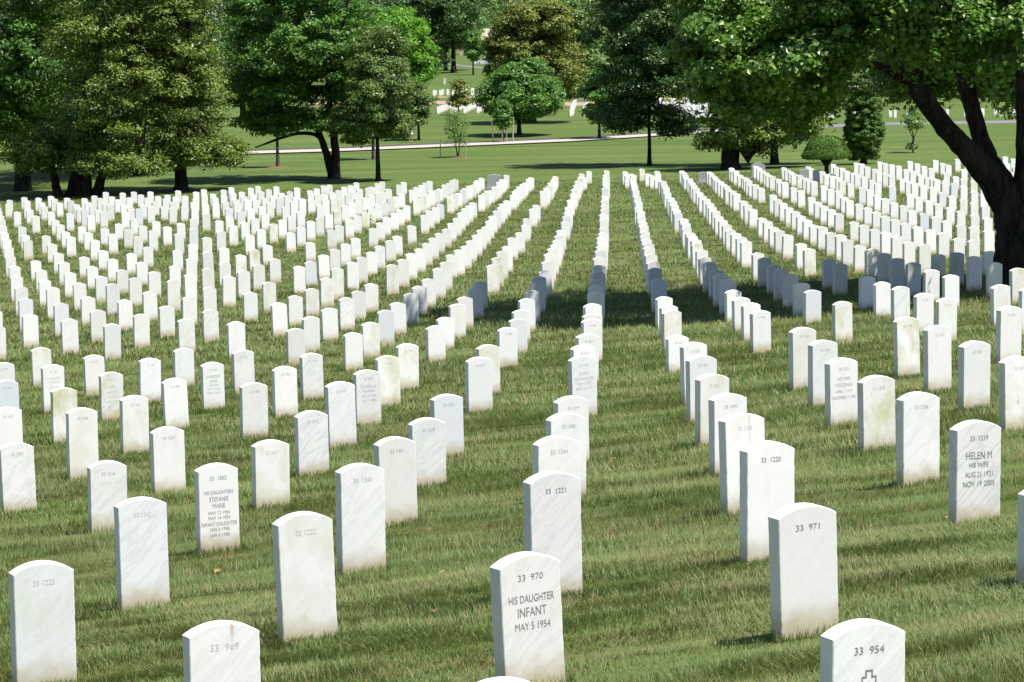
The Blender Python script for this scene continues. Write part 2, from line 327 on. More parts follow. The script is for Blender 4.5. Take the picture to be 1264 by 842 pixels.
# ------------------------------------------------------------------ headstones
TAB=[[int(v) for v in r.split(',')] for r in '-6,1060,67,-1,-1;133,1140,61,0,-1;-132,1313,59,-1,0;6,1383,65,0,0;142,1452,66,1,0;276,1530,54,2,0;-256,1591,70,-1,1;-118,1661,75,0,1;22,1730,77,1,1;153,1800,75,2,1;290,1869,68,3,1;-245,1938,74,0,2;-105,2008,76,1,2;29,2077,76,2,2;166,2147,73,3,2;302,2217,70,4,2;-230,2286,69,1,3;-94,2355,71,2,3;42,2425,72,3,3;180,2494,70,4,3;314,2564,68,5,3;-353,2564,62,1,4;447,2633,68,6,3;-217,2633,62,2,4;-79,2703,64,3,4;54,2772,67,4,4;190,2842,71,5,4;-476,2841,69,1,5;-340,2911,67,2,5;323,2921,70,6,4;-203,2980,66,3,5;464,2991,70,7,4;-68,3050,66,4,5;-464,3189,79,2,6;203,3199,74,6,5;341,3268,75,7,5;-193,3328,76,4,6;477,3338,76,8,5;-590,3466,72,2,7;82,3477,74,6,6;-452,3536,70,3,7;217,3546,75,7,6;-315,3605,70,4,7;353,3616,78,8,6;489,3685,76,9,6;-181,3685,70,5,7;626,3755,75,10,6;-43,3754,71,6,7;-577,3814,72,3,8;92,3824,72,7,7;-442,3893,69,4,8;-304,3963,70,5,8;-169,4032,70,6,8;-34,4102,71,7,8;-698,4101,73,3,9;104,4171,72,8,8;-564,4171,70,4,9;235,4241,56,9,8;-428,4240,70,5,9;-291,4310,69,6,9;-155,4379,69,7,9;648,4449,69,12,8;-688,4449,73,4,10;785,4519,72,13,8;-552,4518,69,5,10;-415,4588,68,6,10;389,4657,66,11,9;525,4727,67,12,9;-807,4726,67,4,11;127,4749,70,999,47;663,4796,67,13,9;-8,4796,64,9,10;-674,4796,66,5,11;799,4866,68,14,9;131,4866,73,10,10;-538,4865,64,6,11;265,4935,66,11,10;402,5005,66,12,10;-268,5004,64,8,11;-130,5074,63,9,11;-803,5074,70,5,12;672,5144,69,14,10;10,5143,62,10,11;142,5213,76,11,11;945,5283,69,16,10;278,5282,61,12,11;-384,5282,65,8,12;413,5352,63,13,11;-254,5352,64,9,12;547,5422,64,14,11;-122,5421,61,10,12;683,5491,67,15,11;17,5491,62,11,12;820,5561,68,16,11;-515,5560,71,8,13;957,5630,69,17,11;288,5630,63,13,12;-380,5629,69,9,13;424,5699,64,14,12;-242,5699,69,10,13;561,5769,66,15,12;-106,5769,69,11,13;-775,5768,71,7,14;697,5838,67,16,12;30,5838,68,12,13;-638,5838,69,8,14;832,5908,69,17,12;167,5908,70,13,13;968,5977,72,18,12;-365,5977,67,10,14;-1033,5976,69,6,15;438,6047,72,15,13;-231,6046,67,11,14;-897,6046,72,7,15;573,6116,72,16,13;-95,6116,67,12,14;-761,6116,70,8,15;43,6185,69,13,14;-625,6185,68,9,15;843,6255,74,18,13;179,6255,68,14,14;-487,6255,71,10,15;982,6325,76,19,13;314,6324,71,15,14;-350,6324,71,11,15;-1022,6324,72,7,16;1117,6394,71,20,13;449,6394,71,16,14;-216,6394,69,12,15;-887,6393,70,8,16;585,6463,71,17,14;-78,6463,70,13,15;-748,6463,67,9,16;720,6533,72,18,14;58,6533,69,14,15;855,6602,73,19,14;190,6602,68,15,15;-479,6602,68,11,16;-1145,6602,70,7,17;996,6672,75,20,14;-343,6671,68,12,16;-1008,6671,75,8,17;1129,6741,77,21,14;464,6741,66,17,15;-208,6741,68,13,16;-874,6741,72,9,17;600,6811,68,18,15;-71,6810,68,14,16;-736,6810,68,10,17;735,6880,70,19,15;64,6880,69,15,16;-603,6880,68,11,17;870,6950,74,20,15;203,6949,69,16,16;-465,6949,66,12,17;-1132,6949,76,8,18;1006,7019,61,21,15;338,7019,68,17,16;-330,7019,67,13,17;-997,7018,69,9,18;1136,7089,59,22,15;472,7088,72,18,16;-196,7088,68,14,17;-859,7088,71,10,18;1278,7158,63,23,15;608,7158,72,19,16;-724,7157,71,11,18;82,7227,67,16,17;-587,7227,73,12,18;-1257,7227,64,8,19;882,7297,73,21,16;215,7297,70,17,17;-451,7296,73,13,18;-1120,7296,82,9,19;1020,7366,75,22,16;350,7366,69,18,17;-984,7366,81,10,19;485,7436,71,19,17;-180,7435,77,15,18;-842,7435,80,11,19;1290,7505,71,24,16;622,7505,71,20,17;-46,7505,75,16,18;-711,7505,79,12,19;758,7575,72,21,17;92,7574,74,17,18;-1244,7574,73,9,20;1178,7600,70,999,75;893,7644,71,22,17;227,7644,75,18,18;-445,7644,80,14,19;-1105,7643,73,10,20;1029,7714,71,23,17;362,7713,73,19,18;-307,7713,79,15,19;-972,7713,76,11,20;1167,7783,70,24,17;498,7783,75,20,18;-169,7783,76,16,19;-836,7782,76,12,20;-35,7852,78,17,19;-703,7852,75,13,20;-1368,7852,76,9,21;771,7922,73,22,18;103,7922,79,18,19;-562,7921,77,14,20;-1237,7921,71,10,21;902,7991,74,23,18;-424,7991,78,15,20;-1097,7991,70,11,21;1042,8061,75,24,18;374,8061,78,20,19;-291,8060,76,16,20;-963,8060,73,12,21;1178,8130,74,25,18;-825,8130,72,13,21;245,8172,70,999,81;1313,8200,73,26,18;647,8200,76,22,19;-24,8199,79,18,20;-693,8199,73,14,21;-1359,8199,70,10,22;1450,8269,66,27,18;116,8269,78,19,20;-553,8269,72,15,21;-1221,8268,70,11,22;520,8310,70,999,83;-167,8330,70,999,83;922,8339,75,24,19;254,8338,75,20,20;-417,8338,74,16,21;-1086,8338,68,12,22;1057,8408,74,25,19;387,8408,73,21,20;-280,8408,75,17,21;-947,8407,69,13,22;1192,8478,72,26,19;527,8477,75,22,20;-147,8477,76,18,21;-812,8477,69,14,22;-1480,8477,74,10,23;1327,8547,72,27,19;661,8547,73,23,20;-11,8547,77,19,21;-675,8546,70,15,22;-1344,8546,67,11,23;798,8616,71,24,20;130,8616,73,20,21;-539,8616,72,16,22;-1207,8616,67,12,23;932,8686,69,25,20;267,8686,72,21,21;-405,8685,71,17,22;-1072,8685,70,13,23;1068,8756,70,26,20;399,8755,71,22,21;-266,8755,71,18,22;-937,8755,71,14,23;1204,8825,69,27,20;537,8825,72,23,21;-132,8824,70,19,22;-798,8824,72,15,23;-1467,8824,67,11,24;1342,8895,66,28,20;671,8894,71,24,21;-1330,8893,69,12,24;808,8964,71,25,21;140,8963,69,21,22;-528,8963,71,17,23;-1194,8963,69,13,24;943,9033,73,26,21;275,9033,70,22,22;-396,9033,71,18,23;1078,9103,70,27,21;411,9103,66,23,22;-255,9102,70,19,23;-922,9102,70,15,24;-1592,9102,70,11,25;1214,9172,68,28,21;554,9172,66,24,22;-121,9172,69,20,23;-786,9171,70,16,24;-1458,9171,63,12,25;1350,9242,67,29,21;681,9242,67,25,22;7,9241,70,21,23;-1319,9241,65,13,25;1488,9311,68,30,21;821,9311,66,26,22;152,9311,67,22,23;-515,9311,69,18,24;-1181,9310,66,14,25;1622,9381,77,31,21;954,9381,65,27,22;291,9380,67,23,23;-377,9380,70,19,24;-1046,9380,67,15,25;1088,9450,67,28,22;425,9450,63,24,23;-243,9450,69,20,24;-907,9449,65,16,25;-1582,9449,67,12,26;1227,9520,67,29,22;562,9519,67,25,23;-106,9519,70,21,24;-774,9519,64,17,25;-1441,9518,66,13,26;1365,9589,67,30,22;696,9589,69,26,23;31,9589,69,22,24;-642,9588,64,18,25;-1307,9588,65,14,26;1500,9659,66,31,22;832,9658,71,27,23;164,9658,68,23,24;-501,9658,69,19,25;-1172,9658,67,15,26;967,9728,68,28,23;304,9728,67,24,24;-367,9727,67,20,25;-1035,9727,67,16,26;-1703,9727,78,12,27;438,9797,67,25,24;-232,9797,67,21,25;1238,9867,65,30,23;581,9867,67,26,24;-96,9866,70,22,25;1376,9936,66,31,23;708,9936,69,27,24;1508,10006,67,32,23;844,10006,68,28,24;980,10075,68,29,24;-1023,10074,71,17,27;-1691,10074,65,13,28;589,10115,70,999,101;1783,10145,70,34,23;1116,10145,68,30,24;450,10144,65,26,25;-217,10144,64,22,26;-884,10144,70,18,27;-1556,10144,67,14,28;1253,10214,66,31,24;-83,10214,63,23,26;-750,10213,69,19,27;-1421,10213,71,15,28;1384,10284,65,32,24;719,10283,68,28,25;53,10283,62,24,26;-615,10283,69,20,27;-1282,10283,74,16,28;1523,10353,67,33,24;191,10353,64,25,26;-476,10352,66,21,27;-1147,10352,74,17,28;-1815,10352,71,13,29;1657,10423,66,34,24;995,10422,69,30,25;326,10422,64,26,26;-343,10422,67,22,27;-1009,10422,74,18,28;-1682,10421,71,14,29;1795,10492,68,35,24;1128,10492,69,31,25;460,10492,66,27,26;-205,10491,67,23,27;-874,10491,71,19,28;-1542,10491,73,15,29;1264,10561,68,32,25;594,10561,72,28,26;-73,10561,67,24,27;-739,10561,71,20,28;-1403,10560,73,16,29;1400,10631,68,33,25;732,10631,72,29,26;59,10630,67,25,27;-609,10630,67,21,28;-1270,10630,76,17,29;1534,10700,68,34,25;869,10700,70,30,26;202,10700,68,26,27;-465,10700,68,22,28;-1134,10699,74,18,29;-1802,10699,66,14,30;1672,10770,67,35,25;1006,10770,69,31,26;337,10769,67,27,27;-997,10769,76,19,29;-1672,10769,68,15,30;1138,10839,68,32,26;473,10839,72,28,27;-192,10839,68,24,28;-858,10838,73,20,29;-1529,10838,69,16,30;1943,10909,67,37,25;1274,10909,68,33,26;609,10908,70,29,27;-63,10908,68,25,28;-727,10908,74,21,29;-1394,10908,72,17,30;1410,10978,67,34,26;743,10978,72,30,27;-590,10977,73,22,29;-1259,10977,72,18,30;-1926,10977,66,14,31;1548,11048,67,35,26;880,11047,73,31,27;214,11047,67,27,28;-457,11047,72,23,29;-1792,11046,62,15,31;1685,11117,66,36,26;1016,11117,72,32,27;351,11117,69,28,28;-317,11116,71,24,29;-985,11116,70,20,30;-1653,11116,64,16,31;1153,11186,69,33,27;481,11186,70,29,28;-183,11186,72,25,29;-851,11186,70,21,30;-1517,11185,66,17,31;1955,11256,69,38,26;1279,11256,70,34,27;619,11256,73,30,28;-50,11255,71,26,29;-716,11255,69,22,30;-1382,11255,67,18,31;1421,11325,69,35,27;758,11325,72,31,28;87,11325,71,27,29;-578,11325,69,23,30;-1246,11324,68,19,31;-1916,11324,63,15,32;1558,11395,69,36,27;892,11395,73,32,28;223,11394,70,28,29;-440,11394,70,24,30;-1109,11394,68,20,31;1696,11464,67,37,27;1028,11464,73,33,28;364,11464,69,29,29;-307,11464,72,25,30;-977,11463,68,21,31;-1642,11463,66,17,32;1828,11534,68,38,27;1165,11534,74,34,28;-173,11533,72,26,30;-842,11533,68,22,31;-1509,11533,67,18,32;1298,11603,69,35,28;633,11603,74,31,29;-35,11603,70,27,30;-703,11602,67,23,31;-1374,11602,67,19,32;-2038,11602,71,15,33;1435,11673,70,36,28;768,11672,74,32,29;103,11672,70,28,30;-564,11672,66,24,31;-1236,11672,68,20,32;-1906,11671,68,16,33;1571,11742,68,37,28;-431,11741,68,25,31;-1100,11741,68,21,32;-1766,11741,67,17,33;1708,11812,69,38,28;1039,11811,77,34,29;374,11811,74,30,30;-294,11811,69,26,31;-966,11811,70,22,32;1845,11881,67,39,28;512,11881,64,31,30;-162,11880,69,27,31;-830,11880,71,23,32;-1492,11880,71,19,33;1315,11950,81,36,29;644,11950,73,32,30;-25,11950,69,28,31;-689,11950,68,24,32;-2026,11949,67,16,34;2115,12020,67,41,28;1448,12020,79,37,29;774,12020,73,33,30;-556,12019,69,25,32;-1221,12019,73,21,33;917,12089,76,34,30;246,12089,70,30,31;-418,12089,70,26,32;-1086,12088,75,22,33;1720,12159,78,39,29;-283,12158,68,27,32;1855,12229,78,40,29;1192,12228,76,36,30;521,12228,72,32,31;-150,12228,67,28,32;-2150,12227,79,16,35;1320,12298,76,37,30;-12,12297,68,29,32;-677,12303,73,25,33;1458,12367,76,38,30;-543,12361,69,26,33;-1879,12366,65,18,35;1591,12437,76,39,30;928,12437,75,35,31;-1076,12431,72,23,34;-1741,12435,73,19,35;1730,12506,75,40,30;398,12506,67,32,32;-935,12501,71,24,34;-1607,12505,79,20,35;-797,12575,70,25,34;-2137,12574,72,17,36;2003,12646,71,42,30;1329,12645,78,38,31;667,12645,68,34,32;-668,12641,73,26,34;-1332,12644,82,22,35;-2004,12644,78,18,36;2139,12709,71,43,30;807,12714,63,35,32;-532,12717,64,27,34;-1194,12719,69,23,35;-1869,12713,79,19,36;1893,12749,70,999,127;1212,12759,70,999,127;2276,12784,75,44,30;935,12784,73,36,32;272,12784,71,32,33;-398,12783,75,28,34;-1058,12780,67,24,35;-1735,12783,77,20,36;1740,12854,73,41,31;1082,12853,69,37,32;-255,12853,77,29,34;-926,12853,82,25,35;-1593,12852,80,21,36;-2261,12852,69,17,37;1880,12918,70,42,31;545,12923,75,34,33;-123,12922,75,30,34;-794,12922,82,26,35;-1456,12924,75,22,36;2015,12990,69,43,31;680,12992,80,35,33;15,12993,68,31,34;-656,12992,81,27,35;-1321,12991,82,23,36;1489,13061,70,40,32;2147,13060,65,44,31;815,13062,71,36,33;148,13061,78,32,34;-518,13061,76,28,35;-1188,13061,82,24,36;-1854,13060,80,20,37;1912,13124,70,999,131;2288,13132,71,45,31;954,13127,73,37,33;1616,13130,66,41,32;285,13131,80,33,34;-382,13131,76,29,35;-1050,13128,74,25,36;1762,13207,69,42,32;1086,13202,73,38,33;-244,13201,73,30,35;-915,13200,82,26,36;-1583,13200,82,22,37;-2249,13199,72,18,38;1894,13270,69,43,32;1222,13270,77,39,33;-108,13266,73,31,35;-779,13269,77,27,36;-1443,13258,69,23,37;2024,13338,66,44,32;1357,13340,75,40,33;26,13344,74,32,35;-644,13344,71,28,36;-1310,13338,74,24,37;1491,13410,72,41,33;2158,13413,64,45,32;1898,13410,70,999,134;827,13409,74,37,34;165,13409,82,33,35;-512,13412,68,29,36;-1175,13408,82,25,37;-1842,13412,68,21,38;-2055,13410,70,999,134;2300,13479,67,46,32;1633,13473,68,42,33;965,13477,71,38,34;-372,13480,72,30,36;-1037,13478,82,26,37;-1706,13471,70,22,38;-2373,13477,71,18,39;1779,13547,67,43,33;1097,13549,62,39,34;432,13548,68,35,35;-231,13552,69,31,36;-898,13541,68,27,37;-1563,13543,65,23,38;-2231,13547,74,19,39;1904,13622,67,44,33;1234,13619,67,40,34;569,13617,72,36,35;-101,13613,73,32,36;-767,13614,66,28,37;-1437,13620,76,24,38;2040,13683,65,45,33;1372,13688,69,41,34;709,13684,72,37,35;35,13685,72,33,36;-632,13691,73,29,37;-1298,13685,71,25,38;-1966,13686,68,21,39;2179,13762,78,46,33;1515,13756,74,42,34;841,13749,75,38,35;-496,13751,74,30,37;-1166,13752,72,26,38;-1835,13755,79,22,39;2313,13835,73,47,33;1641,13831,72,43,34;976,13832,72,39,35;310,13828,79,35,36;-359,13824,77,31,37;-1026,13825,82,27,38;-1693,13824,70,23,39;-2361,13824,75,19,40;2448,13896,67,48,33;1776,13894,71,44,34;1111,13892,71,40,35;450,13895,75,36,36;-218,13897,73,32,37;-890,13894,81,28,38;-1560,13890,74,24,39;-2228,13893,71,20,40;1921,13967,67,45,34;1256,13965,70,41,35;583,13967,71,37,36;-85,13964,65,33,37;-751,13964,74,29,38;-2013,13963,69,21,40;2049,14033,69,46,34;1389,14035,68,42,35;722,14034,77,38,36;46,14032,76,34,37;-615,14030,73,30,38;-1286,14037,70,26,39;-1954,14035,71,22,40;2188,14102,68,47,34;1523,14101,70,43,35;190,14099,72,35,37;-1151,14102,68,27,39;-1817,14104,67,23,40;-2484,14102,75,19,41;2324,14171,74,48,34;1649,14174,73,44,35;985,14170,71,40,36;323,14176,69,36,37;-346,14182,70,32,38;-1011,14170,65,28,39;-1677,14175,72,24,40;2460,14243,72,49,34;1789,14237,69,45,35;1129,14240,71,41,36;459,14237,67,37,37;-212,14241,72,33,38;-879,14243,68,29,39;-1544,14241,74,25,40;-2215,14240,72,21,41;1928,14311,74,46,35;1259,14309,74,42,36;593,14314,69,38,37;-71,14311,71,34,38;-743,14313,73,30,39;-1407,14311,76,26,40;-2072,14308,71,22,41;1397,14384,71,43,36;731,14389,68,39,37;62,14378,78,35,38;-608,14374,67,31,39;-1274,14374,73,27,40;-1940,14383,69,23,41;2196,14449,68,48,35;1533,14454,68,44,36;872,14453,71,40,37;201,14452,76,36,38;-470,14456,68,32,39;-1141,14454,67,28,40;-2472,14449,67,20,42;2339,14521,72,49,35;1668,14521,67,45,36;1001,14516,70,41,37;332,14520,79,37,38;-338,14519,67,33,39;-963,14519,72,29,40;-1668,14517,73,25,41;-2339,14513,69,21,42;2468,14598,67,50,35;1803,14589,65,46,36;1145,14585,64,42,37;469,14587,68,38,38;-196,14594,73,34,39;-863,14588,68,30,40;-1531,14596,65,26,41;-2193,14585,73,22,42;2608,14660,68,51,35;1943,14659,70,47,36;1271,14662,68,43,37;603,14659,71,39,38;-735,14660,79,31,40;-56,14665,64,35,39;-1398,14648,72,27,41;-2063,14656,67,23,42;2076,14726,69,48,36;1401,14725,67,44,37;75,14721,70,36,39;-595,14728,70,32,40;-1262,14726,71,28,41;-1928,14728,72,24,42;-2596,14727,71,20,43;1549,14801,71,45,37;877,14798,65,41,38;204,14797,67,37,39;-459,14788,72,33,40;-1127,14798,69,29,41;-1791,14805,71,25,42;-2478,14797,70,21,43;2347,14874,69,50,36;1676,14863,67,46,37;1018,14866,68,42,38;348,14863,63,38,39;-322,14871,76,34,40;-991,14865,74,30,41;-1657,14862,70,26,42;-2323,14871,67,22,43;2484,14937,71,51,36;1822,14937,69,47,37;479,14933,77,39,39;1152,14937,65,43,38;-181,14933,67,35,40;-854,14937,68,31,41;-1523,14941,73,27,42;-2191,14939,70,23,43;2621,15007,72,52,36;1952,15005,77,48,37;1288,15006,69,44,38;621,15005,70,40,39;-50,15005,74,36,40;-709,15011,71,32,41;-1386,15000,74,28,42;-2049,15005,73,24,43;2090,15077,68,49,37;1421,15072,67,45,38;746,15076,56,41,39;82,15074,63,37,40;-1252,15077,73,29,42;-1915,15080,68,25,43;-2584,15074,69,21,44;2222,15148,67,50,37;1553,15146,68,46,38;891,15141,70,42,39;221,15140,68,38,40;-445,15141,70,34,41;-1111,15145,65,30,42;-1778,15141,67,26,43;-2442,15148,71,22,44;2362,15212,69,51,37;1693,15219,71,47,38;1027,15218,70,43,39;360,15213,72,39,40;-307,15220,72,35,41;-979,15214,72,31,42;-1650,15224,61,27,43;-2313,15213,73,23,44;730,15254,70,999,152;2498,15285,75,52,37;1828,15281,70,48,38;1159,15287,76,44,39;497,15285,75,40,40;-171,15285,72,36,41;-843,15286,73,32,42;-1513,15282,64,28,43;-2171,15289,67,24,44;1962,15360,74,49,38;1298,15355,70,45,39;636,15351,73,41,40;-37,15358,76,37,41;-706,15354,65,33,42;-1374,15355,66,29,43;-2040,15352,68,25,44;-2708,15352,67,21,45;2103,15430,72,50,38;1435,15426,67,46,39;767,15420,73,42,40;100,15419,71,38,41;-569,15429,68,34,42;-1239,15415,71,30,43;-1900,15426,70,26,44;-2576,15422,69,22,45;385,15442,70,999,154;611,15452,70,999,154;2243,15490,67,51,38;1563,15493,66,47,39;904,15486,72,43,40;234,15498,67,39,41;-435,15485,71,35,42;-1099,15492,72,31,43;-1771,15494,61,27,44;-2438,15492,72,23,45;720,15540,70,999,155;2379,15558,73,52,38;1701,15569,66,48,39;1040,15559,68,44,40;373,15561,69,40,41;-297,15554,75,36,42;-965,15564,75,32,43;-1629,15561,69,28,44;-2301,15559,64,24,45;2513,15632,67,53,38;1840,15636,76,49,39;1171,15637,68,45,40;504,15636,68,41,41;-164,15630,69,37,42;-829,15633,68,33,43;-1493,15633,72,29,44;-2166,15622,68,25,45;2643,15702,69,54,38;1974,15707,72,50,39;1313,15705,74,46,40;640,15697,69,42,41;-27,15707,64,38,42;-692,15697,72,34,43;-1357,15700,74,30,44;-2029,15701,75,26,45;-2695,15699,76,22,46;2781,15771,73,55,38;2112,15778,75,51,39;1449,15774,68,47,40;780,15772,76,43,41;115,15778,68,39,42;-556,15768,71,35,43;-1229,15776,74,31,44;-1893,15778,73,27,45;-2555,15765,70,23,46;2254,15836,73,52,39;1583,15844,66,48,40;915,15839,70,44,41;244,15842,67,40,42;-422,15837,69,36,43;-1753,15842,71,28,45;-2425,15837,69,24,46;2382,15908,73,53,39;1721,15910,71,49,40;385,15915,74,41,42;-287,15910,71,37,43;-955,15907,68,33,44;-1623,15908,70,29,45;2520,15968,72,54,39;1851,15968,72,50,40;1186,15978,71,46,41;518,15982,62,42,42;-148,15977,70,38,43;-817,15979,72,34,44;-1484,15977,73,30,45;-2154,15977,74,26,46;-2819,15977,65,22,47;2658,16049,70,55,39;1988,16041,70,51,40;1324,16051,73,47,41;621,16048,71,43,42;-17,16048,77,39,43;-682,16044,68,35,44;-1347,16046,71,31,45;-2011,16042,67,27,46;431,16256,70,42,43;722,16290,70,999,162;532,16326,67,43,43'.split(';')]
W=.33;T=.098;RISE=.05;FACE=math.radians(25.5)
def outline(w,h,r,na,nv,jit,rng,zb):
    """closed outline (x,z) starting bottom left, up, over the arch and down"""
    c=w/2;R=(c*c+r*r)/(2*r);zs=h-r;cz=h-R
    pts=[]
    for k in range(nv+1):
        z=zb+(zs-zb)*k/nv;pts.append([-c+(abs(rng.normal())*jit if 0<k<nv else 0),z])
    a0=math.asin(c/R)
    for k in range(1,na):
        a=-a0+2*a0*k/na;pts.append([R*math.sin(a),cz+R*math.cos(a)])
    for k in range(nv+1):
        z=zs+(zb-zs)*k/nv;pts.append([c-(abs(rng.normal())*jit if 0<k<nv else 0),z])
    return np.array(pts)
def stone_geo(w,h,t,r,lod,rng):
    zb=-.12
    if lod==0: o=outline(w,h,r,18,26,.0012,rng,zb);ins=[(.006,0),(.0015,.0025),(0,.007)]
    elif lod==1: o=outline(w,h,r,12,8,.0012,rng,zb);ins=[(.005,0),(0,.006)]
    else: o=outline(w,h,r,6,1,0,rng,zb);ins=[(0,0)]
    n=len(o);cen=np.array([0,h*.5])
    nrm=np.zeros_like(o)
    d=np.roll(o,-1,0)-np.roll(o,1,0);d/=np.linalg.norm(d,axis=1)[:,None]+1e-9;nrm=np.stack([d[:,1],-d[:,0]],1)
    rings=[]
    prof=[(i,-t/2+y) for i,y in ins]+[(i,t/2-y) for i,y in reversed(ins)]
    for i,y in prof:
        p=o+nrm*i
        p[0,1]=p[-1,1]=zb
        rings.append(np.stack([p[:,0],np.full(n,y),p[:,1]],1))
    V=np.concatenate(rings);Q=[]
    for k in range(len(prof)-1):
        a=np.arange(n);b=(a+1)%n
        Q.append(np.stack([k*n+a,(k+1)*n+a,(k+1)*n+b,k*n+b],1))
    Q=np.concatenate(Q)
    f0=np.arange(n)[::-1][None,:];f1=((len(prof)-1)*n+np.arange(n))[None,:]
    return V,[Q,f0[:, ::-1],f1[:, ::-1]]
# how single stones look: keyed by lattice index -> (lichen, veins, blue-grey)
LOOK={(0,-1):(.05,.5,.12),(-1,-1):(0,.2,.9),(-1,0):(.05,.45,.05),(0,0):(.0,.55,.0),(1,0):(.0,.2,.0),(2,0):(0,.3,.3),(-1,1):(.30,.4,.40),
(0,1):(.38,.2,.12),(1,1):(.0,.7,.10),(2,1):(0,.12,.0),(3,1):(0,1.0,0),(0,2):(.0,.8,.45),(1,2):(.0,.6,.08),(2,2):(0,.4,.0),(3,2):(.2,.3,0),(4,2):(0,.55,.0),
(1,3):(0,.1,.0),(2,3):(.22,.3,0),(3,3):(.2,.3,.1),(5,3):(.85,.2,0),(6,3):(.75,.1,0),(2,4):(.55,.1,0),(3,4):(.05,.7,.25),(1,5):(0,.7,0),(3,5):(0,1.,.25),
(7,4):(.1,.3,.12),(2,6):(.3,.1,0),(2,7):(0,.1,.0),(3,8):(.9,.2,0),(3,7):(.45,.2,.05),(5,4):(.5,.1,0),(6,4):(0,.1,.05),(7,5):(.1,.5,.3),(9,6):(1.,.1,0),(5,7):(.1,.7,.2),
(6,8):(.7,.1,0),(7,9):(.65,.1,0),(7,8):(.8,.2,0),(6,6):(.05,.4,.4),(3,9):(0,.1,1.),(6,11):(.1,.4,.2),(8,5):(.1,.1,.0),(5,9):(0,.1,.05),(7,6):(0,.2,.15)}
RUST={(-1,0):1.,(3,2):.5,(1,1):.0}
ADJ=lambda L:('lichen-stained' if L[0]>.5 else 'bluish grey' if L[2]>.5 else 'grey-veined' if L[1]>.6 else 'off-white' if L[0]>.25 else 'greyish' if L[2]>.2 else 'plain white')
NUM={0:lambda i:970+i,-1:lambda i:954-i,1:lambda i:1222-i,2:lambda i:1242+i,3:lambda i:1503-i,4:lambda i:1515+i}
# (text, height below the crown, width of the line, cap height)
TXT={(0,0):[('HIS DAUGHTER',.205,.245,.036),('INFANT',.268,.155,.044),('MAY 5 1954',.335,.19,.034)],
(3,1):[('HELEN M',.215,.19,.046),('HIS WIFE',.275,.145,.032),('AUG 21 1921',.335,.205,.034),('NOV 19 2005',.395,.235,.034)],
(1,3):[('HIS DAUGHTERS',.215,.235,.030),('STEFANIE',.268,.155,.036),('MARIE',.32,.10,.036),('MAY 12 1954',.375,.175,.026),('MAY 14 1954',.415,.175,.026),('INFANT DAUGHTER',.462,.29,.030),('JAN 4 1958',.503,.16,.026),('JAN 4 1958',.548,.16,.026)],
(5,9):[('DOROTHY',.20,.21,.040),('JANE',.265,.11,.040),('HIS WIFE',.325,.15,.028),('OCT 17 1922',.38,.20,.028),('FEB 3 2003',.435,.20,.028)],
(5,7):[('ELVIRA A',.20,.20,.042),('HIS WIFE',.26,.145,.030),('OCT 5 1925',.32,.19,.030),('JUL 7 1988',.375,.18,.030)],
(6,6):[('ELLEN',.20,.12,.036),('HIS DAUGHTER',.262,.25,.034),('NOV 9 1957',.32,.19,.034),('NOV 10 1957',.38,.21,.034)],
(6,4):[('HIS WIFE',.20,.15,.032),('VIRGINIA',.26,.20,.036),('APRIL 7 1917',.325,.20,.030),('NOVEMBER 17 1994',.385,.27,.032)],
(6,11):[('MARION',.18,.16,.03),('LORETTA',.23,.20,.034),('HIS WIFE',.29,.15,.028)],
(4,10):[('MARION',.20,.2,.034),('HIS WIFE',.26,.16,.03),('MAR 3 1920',.34,.16,.03)],
(4,9):[('LUCY',.20,.11,.034),('HIS WIFE',.28,.14,.03),('MAY 9 1921',.35,.2,.03),('JUN 5 1990',.41,.2,.03)]}
_fc={}
def text_mesh(s):
    if s in _fc: return _fc[s]
    cu=bpy.data.curves.new('inscription','FONT');cu.body=s;cu.align_x='CENTER';cu.size=1;cu.resolution_u=3
    o=bpy.data.objects.new('inscription',cu);C.objects.link(o)
    dg=bpy.context.evaluated_depsgraph_get();me=bpy.data.meshes.new_from_object(o.evaluated_get(dg))
    V=np.array([v.co[:] for v in me.vertices]);Fc=[list(p.vertices) for p in me.polygons]
    bpy.data.objects.remove(o);bpy.data.curves.remove(cu);bpy.data.meshes.remove(me)
    V[:,0]-=(V[:,0].min()+V[:,0].max())/2;_fc[s]=(V,Fc);return V,Fc
def inscription(lines,h,mat,parent,T):  # flat letters just off the face, the shade of the cutting painted grey
    for s,below,width,cap in lines:
        V,Fc=text_mesh(s);sx=width/(V[:,0].max()-V[:,0].min());sz=cap/max(.01,V[:,1].max())
        mesh_py('inscription',[(v[0]*sx,-T/2-.0012,h-below+v[1]*sz-cap/2) for v in V],Fc,mat,parent)
def stone_look(key,rng):
    if key in LOOK: return LOOK[key]
    g=rng.random();v=rng.random();b=rng.random()
    return (rng.uniform(.45,.95) if g<.10 else rng.uniform(.1,.35) if g<.35 else rng.uniform(0,.08), rng.uniform(.6,1.) if v<.12 else rng.uniform(0,.4), rng.uniform(.5,.9) if b<.045 else rng.uniform(.15,.35) if b<.2 else rng.uniform(0,.06))
def ordw(n):
    return {1:'first',2:'second',3:'third',4:'fourth',5:'fifth',6:'sixth',7:'seventh',8:'eighth',9:'ninth',10:'tenth'}.get(n,'%d%s'%(n,'th' if 10<n%100<14 else {1:'st',2:'nd',3:'rd'}.get(n%10,'th')))
